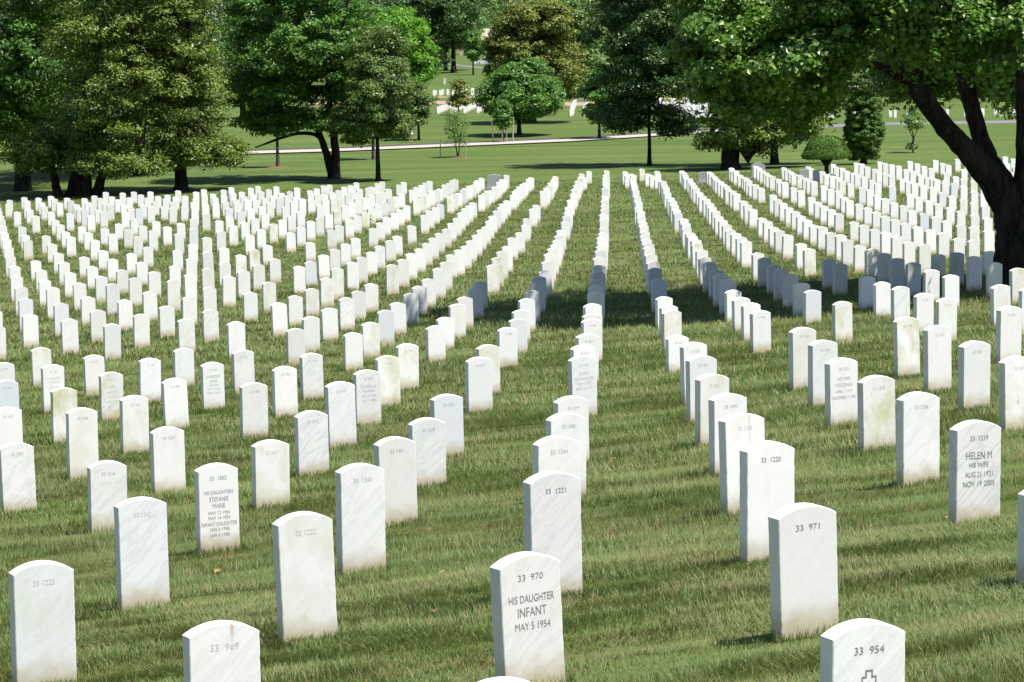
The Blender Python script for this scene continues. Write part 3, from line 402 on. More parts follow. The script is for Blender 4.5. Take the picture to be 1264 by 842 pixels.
# chains: diagonal lines of stones that the eye follows into the distance
ua=.47265;U=(1.52684*math.cos(ua),1.52684*math.sin(ua));CV=(-3.04097*math.sin(ua-.05345),3.04097*math.cos(ua-.05345))
def chain(X,Y,i,j):
    if i!=999: return i-j
    dx,dy=X-.075,Y-13.93;det=U[0]*CV[1]-U[1]*CV[0]
    a=(dx*CV[1]-dy*CV[0])/det;b=(U[0]*dy-U[1]*dx)/det;return round(a-b)
NI=300
def in_view(X,Y,h):
    d=Y;x=632+F*X/d;return -6<x<1270
ind=[];rest=[]
for k,(X,Y,h,i,j) in enumerate(TAB):
    X/=100;Y/=100;h/=100
    if len(ind)<NI and in_view(X,Y,h): ind.append((X,Y,h,i,j))
    else: rest.append((X,Y,h,i,j))
ch={}
for s in ind: ch.setdefault(chain(s[0],s[1],s[3],s[4]),[]).append(s)
HEAD={0:'starting at the bottom edge',1:'led by number 33 954',2:'led by the right-edge sliver',-1:'led by number 33 969',-2:'led by number 33 1223'}
SPEC={(0,-1):'headstone engraved 33 954 above a small cross',(-1,-1):'bluish grey headstone top barely showing at the bottom edge',
(-1,0):'white headstone numbered 33 969 with a brown rust streak on top',(0,0):'white headstone numbered 33 970, engraved HIS DAUGHTER INFANT',
(1,0):'bright white headstone numbered 33 971 with a crack-like mark under it',(2,0):'sliver of a headstone cut off by the right edge, nearest there',
(-1,1):'greyish cream headstone numbered 33 1223 in the bottom left corner',(0,1):'faintly green-stained headstone numbered 33 1222',(1,1):'grey-veined headstone numbered 33 1221 behind the infant daughter stone',
(2,1):'clean white headstone numbered 33 1220',(3,1):'veined headstone numbered 33 1219, engraved HIS WIFE and two dates',(0,2):'mottled bluish grey headstone numbered 33 1242',
(1,2):'veined white headstone numbered 33 1243',(2,2):'white headstone numbered 33 1244, just behind the stone numbered 33 1221',(3,2):'white headstone with a rust spot on top, right behind 33 1220',
(4,2):'tall white headstone numbered 33 1246',(1,3):'white headstone numbered 33 1502 with eight lines about HIS DAUGHTERS'}
ci=-1
for m,lst in sorted(ch.items(),key=lambda t:abs(t[0])):
    lst.sort(key=lambda s:s[1])
    for n,(X,Y,h,i,j) in enumerate(lst,1):
        key=(i,j);rng=np.random.default_rng(abs(hash((i+100,j+50,int(Y*10))))%2**31)
        L=stone_look(key,rng)
        lod=0 if Y<24 else 1 if Y<60 else 2
        w=W*rng.uniform(.985,1.02);tt=T*rng.uniform(.95,1.05);V,Fc=stone_geo(w,h,tt,RISE*rng.uniform(.92,1.08),lod,rng)
        z=gz(X,Y)
        nv=len(V)
        o=mesh_np('headstone',V,Fc,M['marble'],attrs={'loc':('FLOAT_VECTOR',V),'look':('FLOAT_COLOR',np.tile([*L,1],(nv,1))),'seed':('FLOAT',np.full(nv,rng.uniform(0,60))),'rust':('FLOAT',np.full(nv,RUST.get(key,0)))})
        # the table gives the crown of the front face; the stone stands under it
        o.location=(X,Y,z);o.rotation_euler=(math.radians(rng.normal()*.6),math.radians(rng.normal()*.7),FACE+math.radians(rng.normal()*1.2))
        adj=ADJ(L)
        if key in SPEC: lab=SPEC[key]
        elif m in HEAD: lab=f'{adj} headstone, {ordw(n)} back in the line {HEAD[m]}'
        elif m<0: lab=f'{adj} headstone, {ordw(n)} back in the {ordw(-m-2)} line up the left edge'
        else: lab=f'{adj} headstone, {ordw(n)} back in the {ordw(m-2)} line up the right edge'
        tag(o,lab,'headstone','white marble headstones in rows')
        if Y<48:
            nb=NUM[j](i) if j in NUM else 1300+(i*37+j*91)%290
            faint=key in ((-1,1),(0,1),(0,2),(-1,0),(3,2))
            gap='  ' if key in ((0,0),(1,0),(0,-1),(-1,0),(1,2),(2,2),(1,1),(2,1),(1,3),(3,1)) else ' '
            lines=[(f'33{gap}{nb}',.105,.135 if len(gap)>1 else .12,.030)]
            mt=M['cut_shade3'] if (faint or L[0]>.4) else M['cut_shade2'] if Y>18 else M['ink']
            if key in TXT:
                lines+=TXT[key]
                if key not in ((0,0),(3,1),(1,3)): mt=M['cut_shade3'] if key in ((6,11),(4,10),(4,9),(6,6)) else M['cut_shade2']
                else: mt=M['ink']
                if key==(1,3): mt=M['cut_shade_m']
            inscription(lines,h,mt,o,tt)
            if key==(0,-1):
                # outlined cross with equal inner contour
                def cross(a,b): # half widths
                    return [(-a,b),(a,b),(a,a),(b*.8,a),(b*.8,-a),(a,-a),(a,-b*1.15),(-a,-b*1.15),(-a,-a),(-b*.8,-a),(-b*.8,a),(-a,a)]
                oc=cross(.017,.042);ic=cross(.0105,.0355)
                zc=h-.225;VV=[(x,-tt/2-.0012,zc+y) for x,y in oc]+[(x,-tt/2-.0012,zc+y) for x,y in ic]
                mesh_py('cross_emblem',VV,[(k,(k+1)%12,12+(k+1)%12,12+k) for k in range(12)],M['ink'],o)
# the far part of the field and the sections beyond the path: too many to single out
VV=[];QQ=[];F0=[];LOC=[];LK=[];SD=[];off=0
def add_far(X,Y,h,face,rng):
    global off
    L=stone_look((999,999),rng);V,Fc=stone_geo(W,h,T,RISE,2,rng);nv=len(V)
    a=face+math.radians(rng.normal()*1.2);c,s=math.cos(a),math.sin(a);tl=rng.normal()*.012
    R=np.stack([V[:,0]*c-V[:,1]*s+tl*V[:,2],V[:,0]*s+V[:,1]*c,V[:,2]],1)+[X,Y,gz(X,Y)]
    VV.append(R);QQ.append(Fc[0]+off);F0.append(np.vstack([Fc[1],Fc[2]])+off)
    LOC.append(V);LK.append(np.tile([*L,1],(nv,1)));SD.append(np.full(nv,rng.uniform(0,60)));off+=nv
rr=np.random.default_rng(77)
for X,Y,h,i,j in rest: add_far(X,Y,h,FACE,rr)
def section(p0,du,dv,nu,nvv,face,keep=.93):
    for a in range(nu):
        for b in range(nvv):
            if rr.random()>keep: continue
            X=p0[0]+a*du[0]+b*dv[0]+rr.normal()*.05;Y=p0[1]+a*du[1]+b*dv[1]+rr.normal()*.05
            add_far(X,Y,rr.uniform(.64,.76),face,rr)
g1=gpt(541,141);section(g1,(1.32,.1),(.09,1.7),7,11,math.radians(28))
g2=gpt(705,144);section(g2,(1.32,0),(.06,1.8),14,20,math.radians(28))
g3=gpt(536,119);section(g3,(.75,.02),(.05,2.0),80,4,math.radians(28))
g4=gpt(862,151);section(g4,(1.5,0),(-.10,1.8),9,24,math.radians(28))
g5=gpt(1060,147);section(g5,(1.6,.05),(-.10,2.2),14,2,math.radians(28))
p=gpt(549,105);add_far(p[0],p[1],.95,0,rr)
V=np.concatenate(VV)
o=mesh_np('far_headstones',V,[np.concatenate(QQ),np.concatenate(F0)],M['marble'],attrs={'loc':('FLOAT_VECTOR',np.concatenate(LOC)),'look':('FLOAT_COLOR',np.concatenate(LK)),'seed':('FLOAT',np.concatenate(SD)),'rust':('FLOAT',np.zeros(len(V)))})
tag(o,'hundreds of small white headstones filling the far rows and the sections beyond the path','headstones',kind='stuff')

# broad grey markers at the far edge of the field
def marker(px,pyb,D,w,h,t,label,rounded,slot=False,rz=0.):
    p=at(px,pyb,D);z=gz(p[0],D);n=12;pts=[(-w/2,-.1),(-w/2,h*.86)]
    if rounded: pts+=[(-w/2+w*k/n,h*.86+h*.14*math.sin(math.pi*k/n)) for k in range(1,n)]
    else: pts+=[(-w/2+.04,h*.94),(0,h),(w/2-.04,h*.94)]
    pts+=[(w/2,h*.86),(w/2,-.1)];m=len(pts)
    root=empty('granite_marker',(p[0],D,z),label,'gravestone',None,rz)
    V=[(x,-t/2,zz) for x,zz in pts]+[(x,t/2,zz) for x,zz in pts]
    mesh_py('slab',V,[tuple(range(m)),tuple(range(2*m-1,m-1,-1))]+[(k,m+k,m+(k+1)%m,(k+1)%m) for k in range(m)],M['granite'],root)
    bw=w/2+.12;V=[(sx*bw,sy*(t/2+.1),zz) for zz in (-.1,.12) for sx,sy in ((-1,-1),(1,-1),(1,1),(-1,1))]
    mesh_py('base',V,[(0,1,2,3),(4,5,6,7),(0,1,5,4),(1,2,6,5),(2,3,7,6),(3,0,4,7)],M['granite'],root)
marker(610,224,161,.74,.80,.3,'flat-topped grey granite marker standing above the far middle rows',False)
marker(936,212,161,.74,.86,.3,'round-topped grey granite marker left of the thin trunk, far right field',True)
marker(997,220,156,.9,.6,.3,'wide low grey stone among the far rows left of the clipped round tree',False)
marker(1026,232,146,.42,.65,.3,'squat grey granite block just right of the clipped round tree trunk',False)
marker(868,222,158,.5,.6,.3,'dark grey upright block near the great flared trunk',True)

# ------------------------------------------------------------------ trees
def leaf_mesh(name,P_,Nn,size,mat,parent,rng,v=None,asp=.55):
    n=len(P_)
    Nn=Nn/(np.linalg.norm(Nn,axis=1)[:,None]+1e-9)
    r=rng.normal(size=(n,3));a=np.cross(Nn,r);a/=np.linalg.norm(a,axis=1)[:,None]+1e-9;b=np.cross(Nn,a)
    s=(size*rng.uniform(.6,1.3,n))[:,None]
    fold=Nn*s*rng.uniform(-.18,.25,(n,1))
    droop=-Nn*s*rng.uniform(0,.2,(n,1))
    V=np.stack([P_-a*s*.5,P_+b*s*asp*.5+fold-a*s*.05,P_+a*s*.5+droop,P_-b*s*asp*.5+fold-a*s*.05],1).reshape(-1,3)
    if v is None: v=rng.random(n)
    k=np.arange(n)*4
    return mesh_np(name,V,np.stack([k,k+1,k+2,k+3],1),mat,parent,attrs={'v':('FLOAT',np.repeat(v,4))})
def rdir(n,rng):
    d=rng.normal(size=(n,3));return d/np.linalg.norm(d,axis=1)[:,None]
def crown_points(ells,nl,clump,rng,nclump=None,upbias=.45,shell=.62,flat=.6,gap=.0):
    """ells: (cx,cy,cz,rx,ry,rz) ; clumps of leaves scattered through the shells of ellipsoids"""
    E=np.array(ells,float);area=(E[:,3]*E[:,4]+E[:,4]*E[:,5]+E[:,3]*E[:,5]);w=area/area.sum()
    if nclump is None: nclump=int(sum(area)*4/(clump*clump*1.7))+6
    nclump=min(max(nclump,14),700)
    e=rng.choice(len(E),nclump,p=w);d=rdir(nclump,rng)
    rad=1-rng.random(nclump)**1.6*(1-shell)
    inner=rng.random(nclump)<.16;rad[inner]*=rng.uniform(.3,.75,inner.sum())
    cc=E[e,:3]+d*rad[:,None]*(E[e,3:]-clump*.45)
    cr=clump*rng.uniform(.55,1.35,nclump)
    cb=rng.normal(size=nclump)*.12
    pk=cr**2;pk/=pk.sum()
    k=rng.choice(nclump,nl,p=pk)
    q=rdir(nl,rng);q[:,2]=np.where(rng.random(nl)<upbias,abs(q[:,2]),q[:,2])
    rr_=rng.random(nl)**.5
    P_=cc[k]+q*(rr_*cr[k])[:,None]*np.array([1,1,flat])
    P_[:,2]-=.10*cr[k]*(q[:,0]**2+q[:,1]**2)
    Nn=q*.7+d[k]*.45+np.array([0,0,.75])+rng.normal(size=(nl,3))*.45
    v=np.clip(rng.normal(.45,.22,nl)+cb[k],0,.93)
    tip=rng.random(nl)<.035;v[tip]=rng.uniform(.94,1,tip.sum())
    return P_,Nn,v,cc
def pell(px,py,rx,ry,D,dd=0,ryd=None):
    """ellipsoid seen at a pixel with pixel radii, D metres away"""
    c=at(px,py,D+dd);s=(D+dd)/F
    return (c[0],c[1],c[2],rx*s,(ryd if ryd else rx*s*1.55),ry*s)
def tree(name,label,px,pyb,D,ells,mat,nl,leaf,clump,trunk_r,bark='bark',stems=None,cat='tree',group=None,seed=1,flowers=0,limbs=9,asp=.55,lean=0,mulch=False,extra=None,flat=.48,upbias=.5,shell=.55):
    rng=np.random.default_rng(seed);b=at(px,pyb,D);X=b[0];z0=gz(X,D)
    root=empty(name,(X,D,z0),label,cat,group)
    O=np.array([X,D,z0]);E=[(e[0]-X,e[1]-D,e[2]-z0,*e[3:]) for e in ells]
    clump*=.82;leaf*=.86;nl=int(nl*1.25)
    P_,Nn,v,cc=crown_points(E,nl,clump,rng,flat=flat,upbias=upbias,shell=shell)
    k=P_[:,2]>.25;P_,Nn,v=P_[k],Nn[k],v[k]
    cr=leaf_mesh('crown',P_,Nn,leaf,M[mat],root,rng,v,asp)
    if flowers:
        kk=rng.choice(len(P_),flowers);q=P_[kk]+Nn[kk]/np.linalg.norm(Nn[kk],axis=1)[:,None]*leaf*.6
        q=q-np.array([0,.3,0])
        Pf=np.repeat(q,3,0)+rng.normal(size=(flowers*3,3))*.04
        leaf_mesh('blossom',Pf,rng.normal(size=Pf.shape)+[0,-.6,.6],.13,M['flower'],root,rng,asp=.8)
    E=np.array(E);top=E[np.argmax(E[:,2])]
    cz=E[:,2].mean()
    polys=[]
    if stems is None: stems=[[(0,0,-.2),(lean*.5,0,max(.5,cz*.45)),(lean,0,cz*.95)]]
    for st in stems:
        L=len(st);pp=[(*q,trunk_r*(1-.55*k/(L-1))) for k,q in enumerate(st)]
        pl_=smoothline(pp,5);pl_[0,3]*=1.45;pl_[1,3]*=1.15;polys.append(pl_)
    for ex in (extra or []): polys.append(smoothline(ex,4))
    fork=np.array(stems[0][-1]);f0=np.array(stems[0][max(0,len(stems[0])-2)])
    for k in range(limbs):
        t=cc[rng.integers(len(cc))];s=f0+(fork-f0)*rng.uniform(.2,1.);mid=(s+t)/2+rng.normal(size=3)*.25+[0,0,.25]
        polys.append(smoothline([(*s,trunk_r*.42),(*mid,trunk_r*.27),(*t,trunk_r*.08)],4))
    V,Q=tubes(polys,9,.06,seed)
    mesh_np('trunk',V,Q,M[bark],root,smooth=True)
    if mulch:
        n=18;rr_=.9;V=[(0,0,.1)]+[(rr_*math.cos(a),rr_*math.sin(a),.0) for a in np.linspace(0,2*math.pi,n,endpoint=False)]
        mesh_py('mulch_ring',V,[(0,1+k,1+(k+1)%n) for k in range(n)],M['soil'],root)
    return root
def tsz(D): return D/F

# left group
tree('maple_tree','tall deep green tree filling the top left corner',28,236,178,[pell(30,70,95,95,178),pell(-60,60,80,100,178),pell(60,-30,90,70,178),pell(10,140,60,50,178),pell(30,-90,100,70,178)],'ash',46000,.30,1.1,.42,seed=21)
tree('magnolia_tree','low magnolia with several dark stems near the left edge',72,240,171,[pell(45,186,48,34,171),pell(95,175,34,42,171)],'mag',15000,.24,.8,.30,stems=[[(0,0,-.2),(-.2,0,1.2),(-.5,0,2.6)],[(.6,.2,-.2),(.9,0,1.),(1.5,0,2.4)]],seed=22,flowers=8,asp=.45)
tree('magnolia_tree','large magnolia on twin dark trunks at the left field edge',106,238,170,[pell(150,120,72,80,170),pell(120,40,70,60,170),pell(150,197,76,25,170),pell(150,-50,70,50,170)],'mag',46000,.25,.9,.34,stems=[[(0,0,-.2),(.1,0,1.4),(.2,0,3.5)],[(.5,.2,-.2),(1.,0,1.3),(1.7,0,3.2)],[(-.2,.4,-.2),(-.5,.3,1.2),(-.8,.3,3.)]],seed=23,flowers=26,asp=.45)
tree('magnolia_tree','broad olive-green magnolia on a single trunk, left of the field edge gap',224,234,172,[pell(228,110,66,95,172),pell(205,20,70,50,172),pell(250,185,56,28,172),pell(285,190,24,20,172),pell(225,-50,72,50,172)],'mag',46000,.25,.9,.40,stems=[[(0,0,-.2),(0,0,1.6),(.1,0,3.6),(.1,0,6)]],seed=24,flowers=30,asp=.45)
tree('shade_tree','green tree rising behind the magnolias at the top left',175,236,192,[pell(180,0,110,60,192),pell(90,10,80,70,192),pell(150,-90,110,60,192),pell(70,165,110,36,192)],'dark',26000,.34,1.3,.4,seed=25)
tree('ash_tree','wide bright green tree on forked dark trunks, left of centre',412,222,181,[pell(368,60,80,70,181),pell(340,120,55,42,181),pell(420,40,56,90,181),pell(330,10,60,60,181),pell(430,120,36,48,181),pell(300,110,30,50,181),pell(345,152,44,20,181),pell(400,150,40,18,181),pell(385,-80,80,70,181)],'ash',60000,.27,.85,.30,stems=[[(.1,0,-.2),(.15,0,1.6),(-.1,0,4.2),(-.2,0,8)],[(0,.1,-.2),(-.35,.1,1.3),(-.75,0,2.6),(-1.3,0,4.2)]],extra=[[(-.68,0,2.4,.13),(-1.2,0,2.72,.12),(-2.2,0,2.75,.10),(-3.3,0,2.45,.08),(-4.7,0,1.95,.04)]],seed=26,limbs=14)
tree('young_tree','slim sapling with a bare straight trunk left of the wide ash',343,207,199,[pell(343,135,16,40,199)],'ash',3500,.22,.6,.13,'bark2',seed=27,mulch=True)
tree('oak_tree','egg-shaped dull green oak on a thin straight trunk',467,227,176,[pell(467,118,50,62,176),pell(470,70,40,45,176),pell(492,152,20,22,176),pell(440,150,34,34,176)],'oak',42000,.21,.75,.15,seed=28,limbs=12)
tree('young_tree','half hidden small trunk behind the egg-shaped oak',461,196,208,[pell(455,130,22,40,208)],'oak',4000,.25,.7,.13,'bark2',seed=29)
tree('linden_tree','bright yellow-green tree behind the oak',503,150,262,[pell(500,55,34,44,262),pell(515,80,24,36,262),pell(485,30,28,30,262)],'bright',20000,.36,1.1,.3,seed=30)
tree('young_tree','small dark green tree between the oak and the leafy sapling',517,172,240,[pell(515,126,22,32,240),pell(508,140,20,20,240)],'oak',9000,.28,.8,.12,seed=31)
tree('sapling','thin feathery light green sapling standing before the path',565,195,209,[pell(565,162,20,26,209),pell(560,150,14,20,209)],'pale',2600,.16,.55,.05,'bark2',stems=[[(0,0,-.1),(-.1,0,.8),(-.25,0,1.8)],[(0,0,-.1),(.15,0,.8),(.3,0,1.9)]],seed=32,mulch=True,limbs=6,asp=.4)
tree('magnolia_sapling','small bronze-leaved tree in front of the far white stones',566,141,300,[pell(567,112,12,17,300),pell(566,126,14,8,300)],'magbr',2200,.32,.6,.10,seed=33,limbs=5)
tree('maple_tree','round deep green tree with a dark pool of shade, centre',641,168,246,[pell(640,116,50,40,246),pell(650,95,38,26,246),pell(610,120,24,24,246),pell(672,120,26,26,246)],'ash',34000,.33,1.0,.2,seed=34,limbs=10,mulch=True)
tree('magnolia_tree','tall yellow-bronze magnolia behind the round tree, centre',655,152,274,[pell(650,62,50,55,274),pell(630,45,34,44,274),pell(690,80,40,50,274),pell(668,20,46,28,274),pell(610,72,16,30,274)],'magbr',50000,.36,1.1,.5,seed=35,asp=.45,flowers=14)
tree('sapling','staked sapling with a narrow crown beside the path',621,178,232,[pell(621,143,13,20,232),pell(620,132,9,12,232)],'ash',2600,.22,.5,.07,'bark2',seed=36,limbs=5)
tree('maple_tree','dark tree on a thin trunk by the path, right of centre',740,174,236,[pell(745,118,28,40,236),pell(740,140,20,14,236)],'ash',15000,.30,.9,.14,seed=37)
tree('maple_tree','dark broad-leaved tree on a slender trunk behind the middle rows',802,210,189,[pell(800,90,66,64,189),pell(768,142,38,28,189),pell(832,150,36,26,189),pell(795,30,74,60,189),pell(845,50,40,76,189),pell(800,-60,70,60,189)],'dark',52000,.27,.95,.13,seed=38,limbs=12)
tree('magnolia_tree','magnolia on a huge flared trunk at the right field edge',902,213,176,[pell(895,160,46,34,176),pell(940,160,44,36,176),pell(905,110,60,50,176),pell(985,140,40,40,176)],'mag',36000,.25,.85,.62,stems=[[(0,0,-.3),(0,0,1.2),(.3,0,3.),(.3,0,5)],[(.6,-.1,1.),(1.6,-.2,1.6),(3.2,-.2,2.5),(4.6,0,3.4)]],seed=39,flowers=16,asp=.45)
tree('shade_tree','thin straight dark trunk with a high crown right of the flared magnolia',956,207,184,[pell(960,90,60,60,184),pell(1010,110,50,50,184),pell(960,10,80,60,184)],'dark',26000,.28,1.,.24,seed=40)
tree('arborvitae','dense dark conical evergreen at the right field edge',1066,207,178,[pell(1066,186,22,19,178),pell(1067,164,26,28,178),pell(1066,138,23,28,178),pell(1066,114,17,26,178)],'cyp',80000,.15,.30,.2,seed=41,limbs=4,asp=.4,shell=.85)
tree('young_tree','slender young tree seen beyond the right rows, left of the leaning limb',1127,196,204,[pell(1128,146,16,18,204),pell(1127,184,10,12,204)],'pale',1500,.22,.5,.07,'bark2',seed=42,limbs=6)
def topiary():
    D=151;b=at(1020,230,D);z0=gz(b[0],D);root=empty('clipped_tree',(b[0],D,z0),'small clipped round-headed tree with bare branching stems among the far right rows','tree')
    rng=np.random.default_rng(43);s=D/F;ez=at(1020,184,D)[2]-z0
    n=34000;d=rdir(n,rng);d[:,2]=np.where(d[:,2]<-.25,-.25*rng.random(n),d[:,2])
    lob=1+.07*np.sin(5*np.arctan2(d[:,1],d[:,0])+1)+.05*np.sin(7*d[:,2]+2)
    P_=d*np.array([29*s,27*s,19*s])*(lob*(1-.12*rng.random(n)))[:,None]+[0,0,ez-.12]
    P_[:,2]-=.18*(d[:,0]**2+d[:,1]**2)
    leaf_mesh('crown',P_,d+rng.normal(size=(n,3))*.35,.09,M['cyp'],root,rng,np.clip(rng.normal(.6,.2,n),0,1),.5)
    polys=[smoothline([(0,0,-.1,.13),(.02,0,.9,.10),(0,0,1.25,.08)],3)]
    for a,r in ((0,.75),(1.1,.55),(2.2,.6),(3.1,.7),(4.2,.5),(5.3,.6)):
        polys.append(smoothline([(0,0,.85,.07),(r*.5*math.cos(a),r*.5*math.sin(a),1.3,.05),(r*math.cos(a),r*math.sin(a),1.6,.03)],4))
    V,Q=tubes(polys,8,.05,3);mesh_np('trunk',V,Q,M['bark'],root,smooth=True)
topiary()
# stakes round the sapling by the path
sp=at(621,178,232)
root=empty('tree_stakes',(sp[0],231.6,gz(sp[0],231.6)),'leaning wooden stakes guarding the sapling beside the path','tree stakes')
for dx,lean,h in ((-.75,-.12,1.95),(-.05,0,1.1),(.28,0,1.2),(.75,.08,2.0)):
    V,Q=tubes([[(dx,0,-.1,.06),(dx+lean,0,h,.05)]],6);mesh_np('stake',V,Q,M['stake'],root)
root=empty('tree_stakes',(at(572,195,209)[0],208.7,gz(at(572,195,209)[0],208.7)),'two short posts beside the feathery sapling','tree stakes')
for dx,h in ((.15,1.5),(-1.6,1.3)):
    V,Q=tubes([[(dx,0,-.1,.045),(dx+.03,0,h,.04)]],6);mesh_np('stake',V,Q,M['stake'],root)

# the great maple on the right, inside the field
def big_maple():
    D=64.;b=at(1264,345,D);X0,Y0=b[0]+.15,D;z0=gz(X0,Y0);root=empty('maple_tree',(X0,Y0,z0),'great spreading maple with leaning dark limbs at the right edge of the field','tree')
    O=np.array([X0,Y0,z0])
    def q(px,py,r,dd=0.): p=at(px,py,D+dd)-O;return (*p,r)
    polys=[smoothline([(0,0,-.3,.85),q(1266,330,.66),q(1263,290,.60),q(1256,250,.54)],5),
           smoothline([q(1258,265,.50),q(1228,225,.34,-.1),q(1197,190,.24,-.3),q(1167,157,.21,-.6),q(1131,110,.20,-1.),q(1110,76,.19,-1.3),q(1085,30,.17,-1.6),q(1050,-40,.14,-2),q(1010,-120,.07,-3)],5),
           smoothline([q(1248,250,.40,.1),q(1228,215,.27,.3),q(1214,180,.20,.5),q(1203,145,.18,.6),q(1194,105,.18,.8),q(1188,50,.16,1.),q(1180,-40,.13,1.5),q(1200,-200,.07,2)],5),
           smoothline([q(1266,290,.50),q(1267,210,.25,-.2),q(1268,130,.24,-.4),q(1270,40,.23,-.5),q(1290,-70,.15,-1),q(1330,-220,.08,-1)],5),
           smoothline([q(1131,110,.10,-1.),q(1080,80,.08,-1.6),q(1010,90,.06,-2.2),q(950,110,.03,-2.6)],4),
           smoothline([q(1136,118,.09,-.8),q(1134,60,.08,-.5),q(1136,-20,.06,0)],4),
           smoothline([q(1085,30,.10,-1.4),q(1020,0,.08,-4.),q(930,10,.05,-5.5),q(880,50,.03,-5.5)],4)]
    V,Q=tubes(polys,16,.045,9);mesh_np('trunk',V,Q,M['bark'],root,smooth=True)
    rng=np.random.default_rng(50)
    def E(px,py,rx,ry,dd,ryd): e=pell(px,py,rx,ry,D,dd,ryd);return (e[0]-X0,e[1]-Y0,e[2]-z0,*e[3:])
    parts=[([E(965,50,118,100,-6.,1.9),E(930,95,78,56,-5.,1.5),E(1003,108,62,58,-5.,1.4),E(880,20,66,80,-5,1.8)],40000,.46),
           ([E(1160,-60,170,110,-6.5,2.2),E(1100,0,100,76,-7.,1.4),E(1230,40,80,66,-7.2,1.1),E(1190,20,60,46,-7.,1.1),E(1125,62,40,22,-3,.8)],30000,.42),
           ([E(1180,70,120,66,5.5,3.),E(1120,105,60,30,5.,2.),E(1300,90,80,70,3,3)],22000,.8),
           ([E(1180,-300,400,180,1.,7.5),E(1060,-170,350,150,0.5,6.5),E(1400,-120,220,200,0,6.5)],72000,1.1)]
    for ell,n,cl in parts:
        area=sum(e[3]*e[4]+e[4]*e[5]+e[3]*e[5] for e in ell)
        P_,Nn,v,cc=crown_points(ell,n,cl,rng,nclump=int(area*4/(cl*cl*2.9))+8 if cl<1 else None,flat=.55,shell=.5)
        if cl<.6:
            # hanging sprays under the outer boughs
            m=170;src=P_[rng.choice(len(P_),m)];ks=34
            off=rng.normal(size=(m,ks,3))*[.16,.16,.10];t=rng.random((m,ks,1));off[:,:,2:]-=t*rng.uniform(.15,.75,(m,1,1));off[:,:,:2]*=(1.1-.8*t)
            H_=(src[:,None,:]+off).reshape(-1,3);P_=np.vstack([P_,H_]);Nn=np.vstack([Nn,rng.normal(size=H_.shape)*.6+[0,-.3,.8]])
            v=np.concatenate([v,np.clip(rng.normal(.6,.25,len(H_)),0,1)])
        leaf=.125 if cl<1. else .24
        PP.append((P_,Nn,v,np.full(len(P_),leaf)))
    P_=np.concatenate([a[0] for a in PP]);Nn=np.concatenate([a[1] for a in PP]);v=np.concatenate([a[2] for a in PP]);lf=np.concatenate([a[3] for a in PP])
    leaf_mesh('crown',P_,Nn,lf,M['silver'],root,rng,v,.75)
PP=[]
big_maple()

# distant trees
def far_tree(px,pyb,D,ells,mat,nl,leaf,clump,tr,label,seed,group='trees far beyond the path'):
    return tree('distant_tree',label,px,pyb,D,ells,mat,nl,leaf,clump,tr,label and 'bark',group=group,seed=seed,limbs=5)
far_tree(560,85,500,[pell(500,10,70,50,500),pell(560,0,40,60,500),pell(525,60,40,34,500)],'dark',26000,.62,2.4,.45,'big dark spreading tree beyond the far road, left of the gap',61)
far_tree(550,80,520,[pell(575,30,26,34,520),pell(560,48,24,18,520)],'pale',9000,.6,2.,.35,'lighter green tree overhanging the far road',62)
far_tree(584,86,480,[pell(584,55,12,22,480)],'ash',4000,.5,1.2,.14,'small round-headed tree at the far road',63)
far_tree(715,100,350,[pell(725,70,30,50,350),pell(710,30,34,44,350)],'pale',14000,.45,1.6,.3,'pale green tree right of the bronze magnolia',64)
far_tree(760,100,400,[pell(770,40,40,60,400),pell(745,-5,40,30,400)],'dark',14000,.5,1.8,.3,'dark tree far behind the slender-trunked maple',65)
far_tree(880,100,380,[pell(880,60,50,60,380)],'dark',12000,.5,1.8,.3,'far dark tree behind the hanging maple boughs',66)
far_tree(1000,110,360,[pell(1000,60,60,50,360)],'dark',12000,.5,1.8,.3,'far shaded tree behind the conical evergreen',67)
far_tree(1130,118,340,[pell(1130,78,50,44,340)],'dark',12000,.5,1.6,.3,'far dark tree seen under the leaning limb',68)
far_tree(1210,118,330,[pell(1215,75,46,44,330)],'dark',12000,.5,1.6,.3,'far dark tree between the two right-hand limbs',69)
far_tree(1300,118,330,[pell(1300,75,56,50,330)],'dark',9000,.5,1.6,.3,'far dark tree at the right edge',70)
far_tree(430,90,420,[pell(440,40,60,60,420)],'dark',14000,.55,1.9,.35,'far dark tree behind the oak and the ash',71)
far_tree(300,150,300,[pell(300,60,40,80,300)],'ash',12000,.4,1.4,.3,'green tree glimpsed between the magnolia and the ash',72)
far_tree(250,140,290,[pell(235,60,70,90,290),pell(150,80,70,80,290)],'dark',15000,.42,1.6,.35,'dark tree behind the left magnolias',73)
far_tree(40,140,300,[pell(40,80,90,90,300)],'dark',12000,.42,1.6,.35,'dark tree behind the top left corner tree',74)
k=0
for px,D,mt,r,yy in ((520,760,'dark',46,28),(575,900,'pale',26,12),(600,860,'dark',34,8),(640,820,'pale',60,20),(700,800,'dark',60,10),(470,800,'dark',60,20),(770,760,'dark',60,10),(850,800,'pale',70,15),(960,800,'dark',90,15),(1080,800,'dark',90,15),(1200,800,'dark',90,15),(1320,800,'dark',90,15),(380,800,'dark',90,15),(260,800,'dark',90,15),(140,800,'dark',90,15),(20,800,'dark',90,15),(-90,800,'dark',90,15),(612,980,'pale',40,-6),(560,1000,'dark',40,-8)):
    k+=1
    far_tree(px,50,D,[pell(px,yy,r,40,D),pell(px+r*.3,yy-20,r*.8,30,D)],mt,7000,.95,3.6,.5,'hazy distant tree closing the view, %s from the left'%ordw(k),80+k,'distant belt of trees')

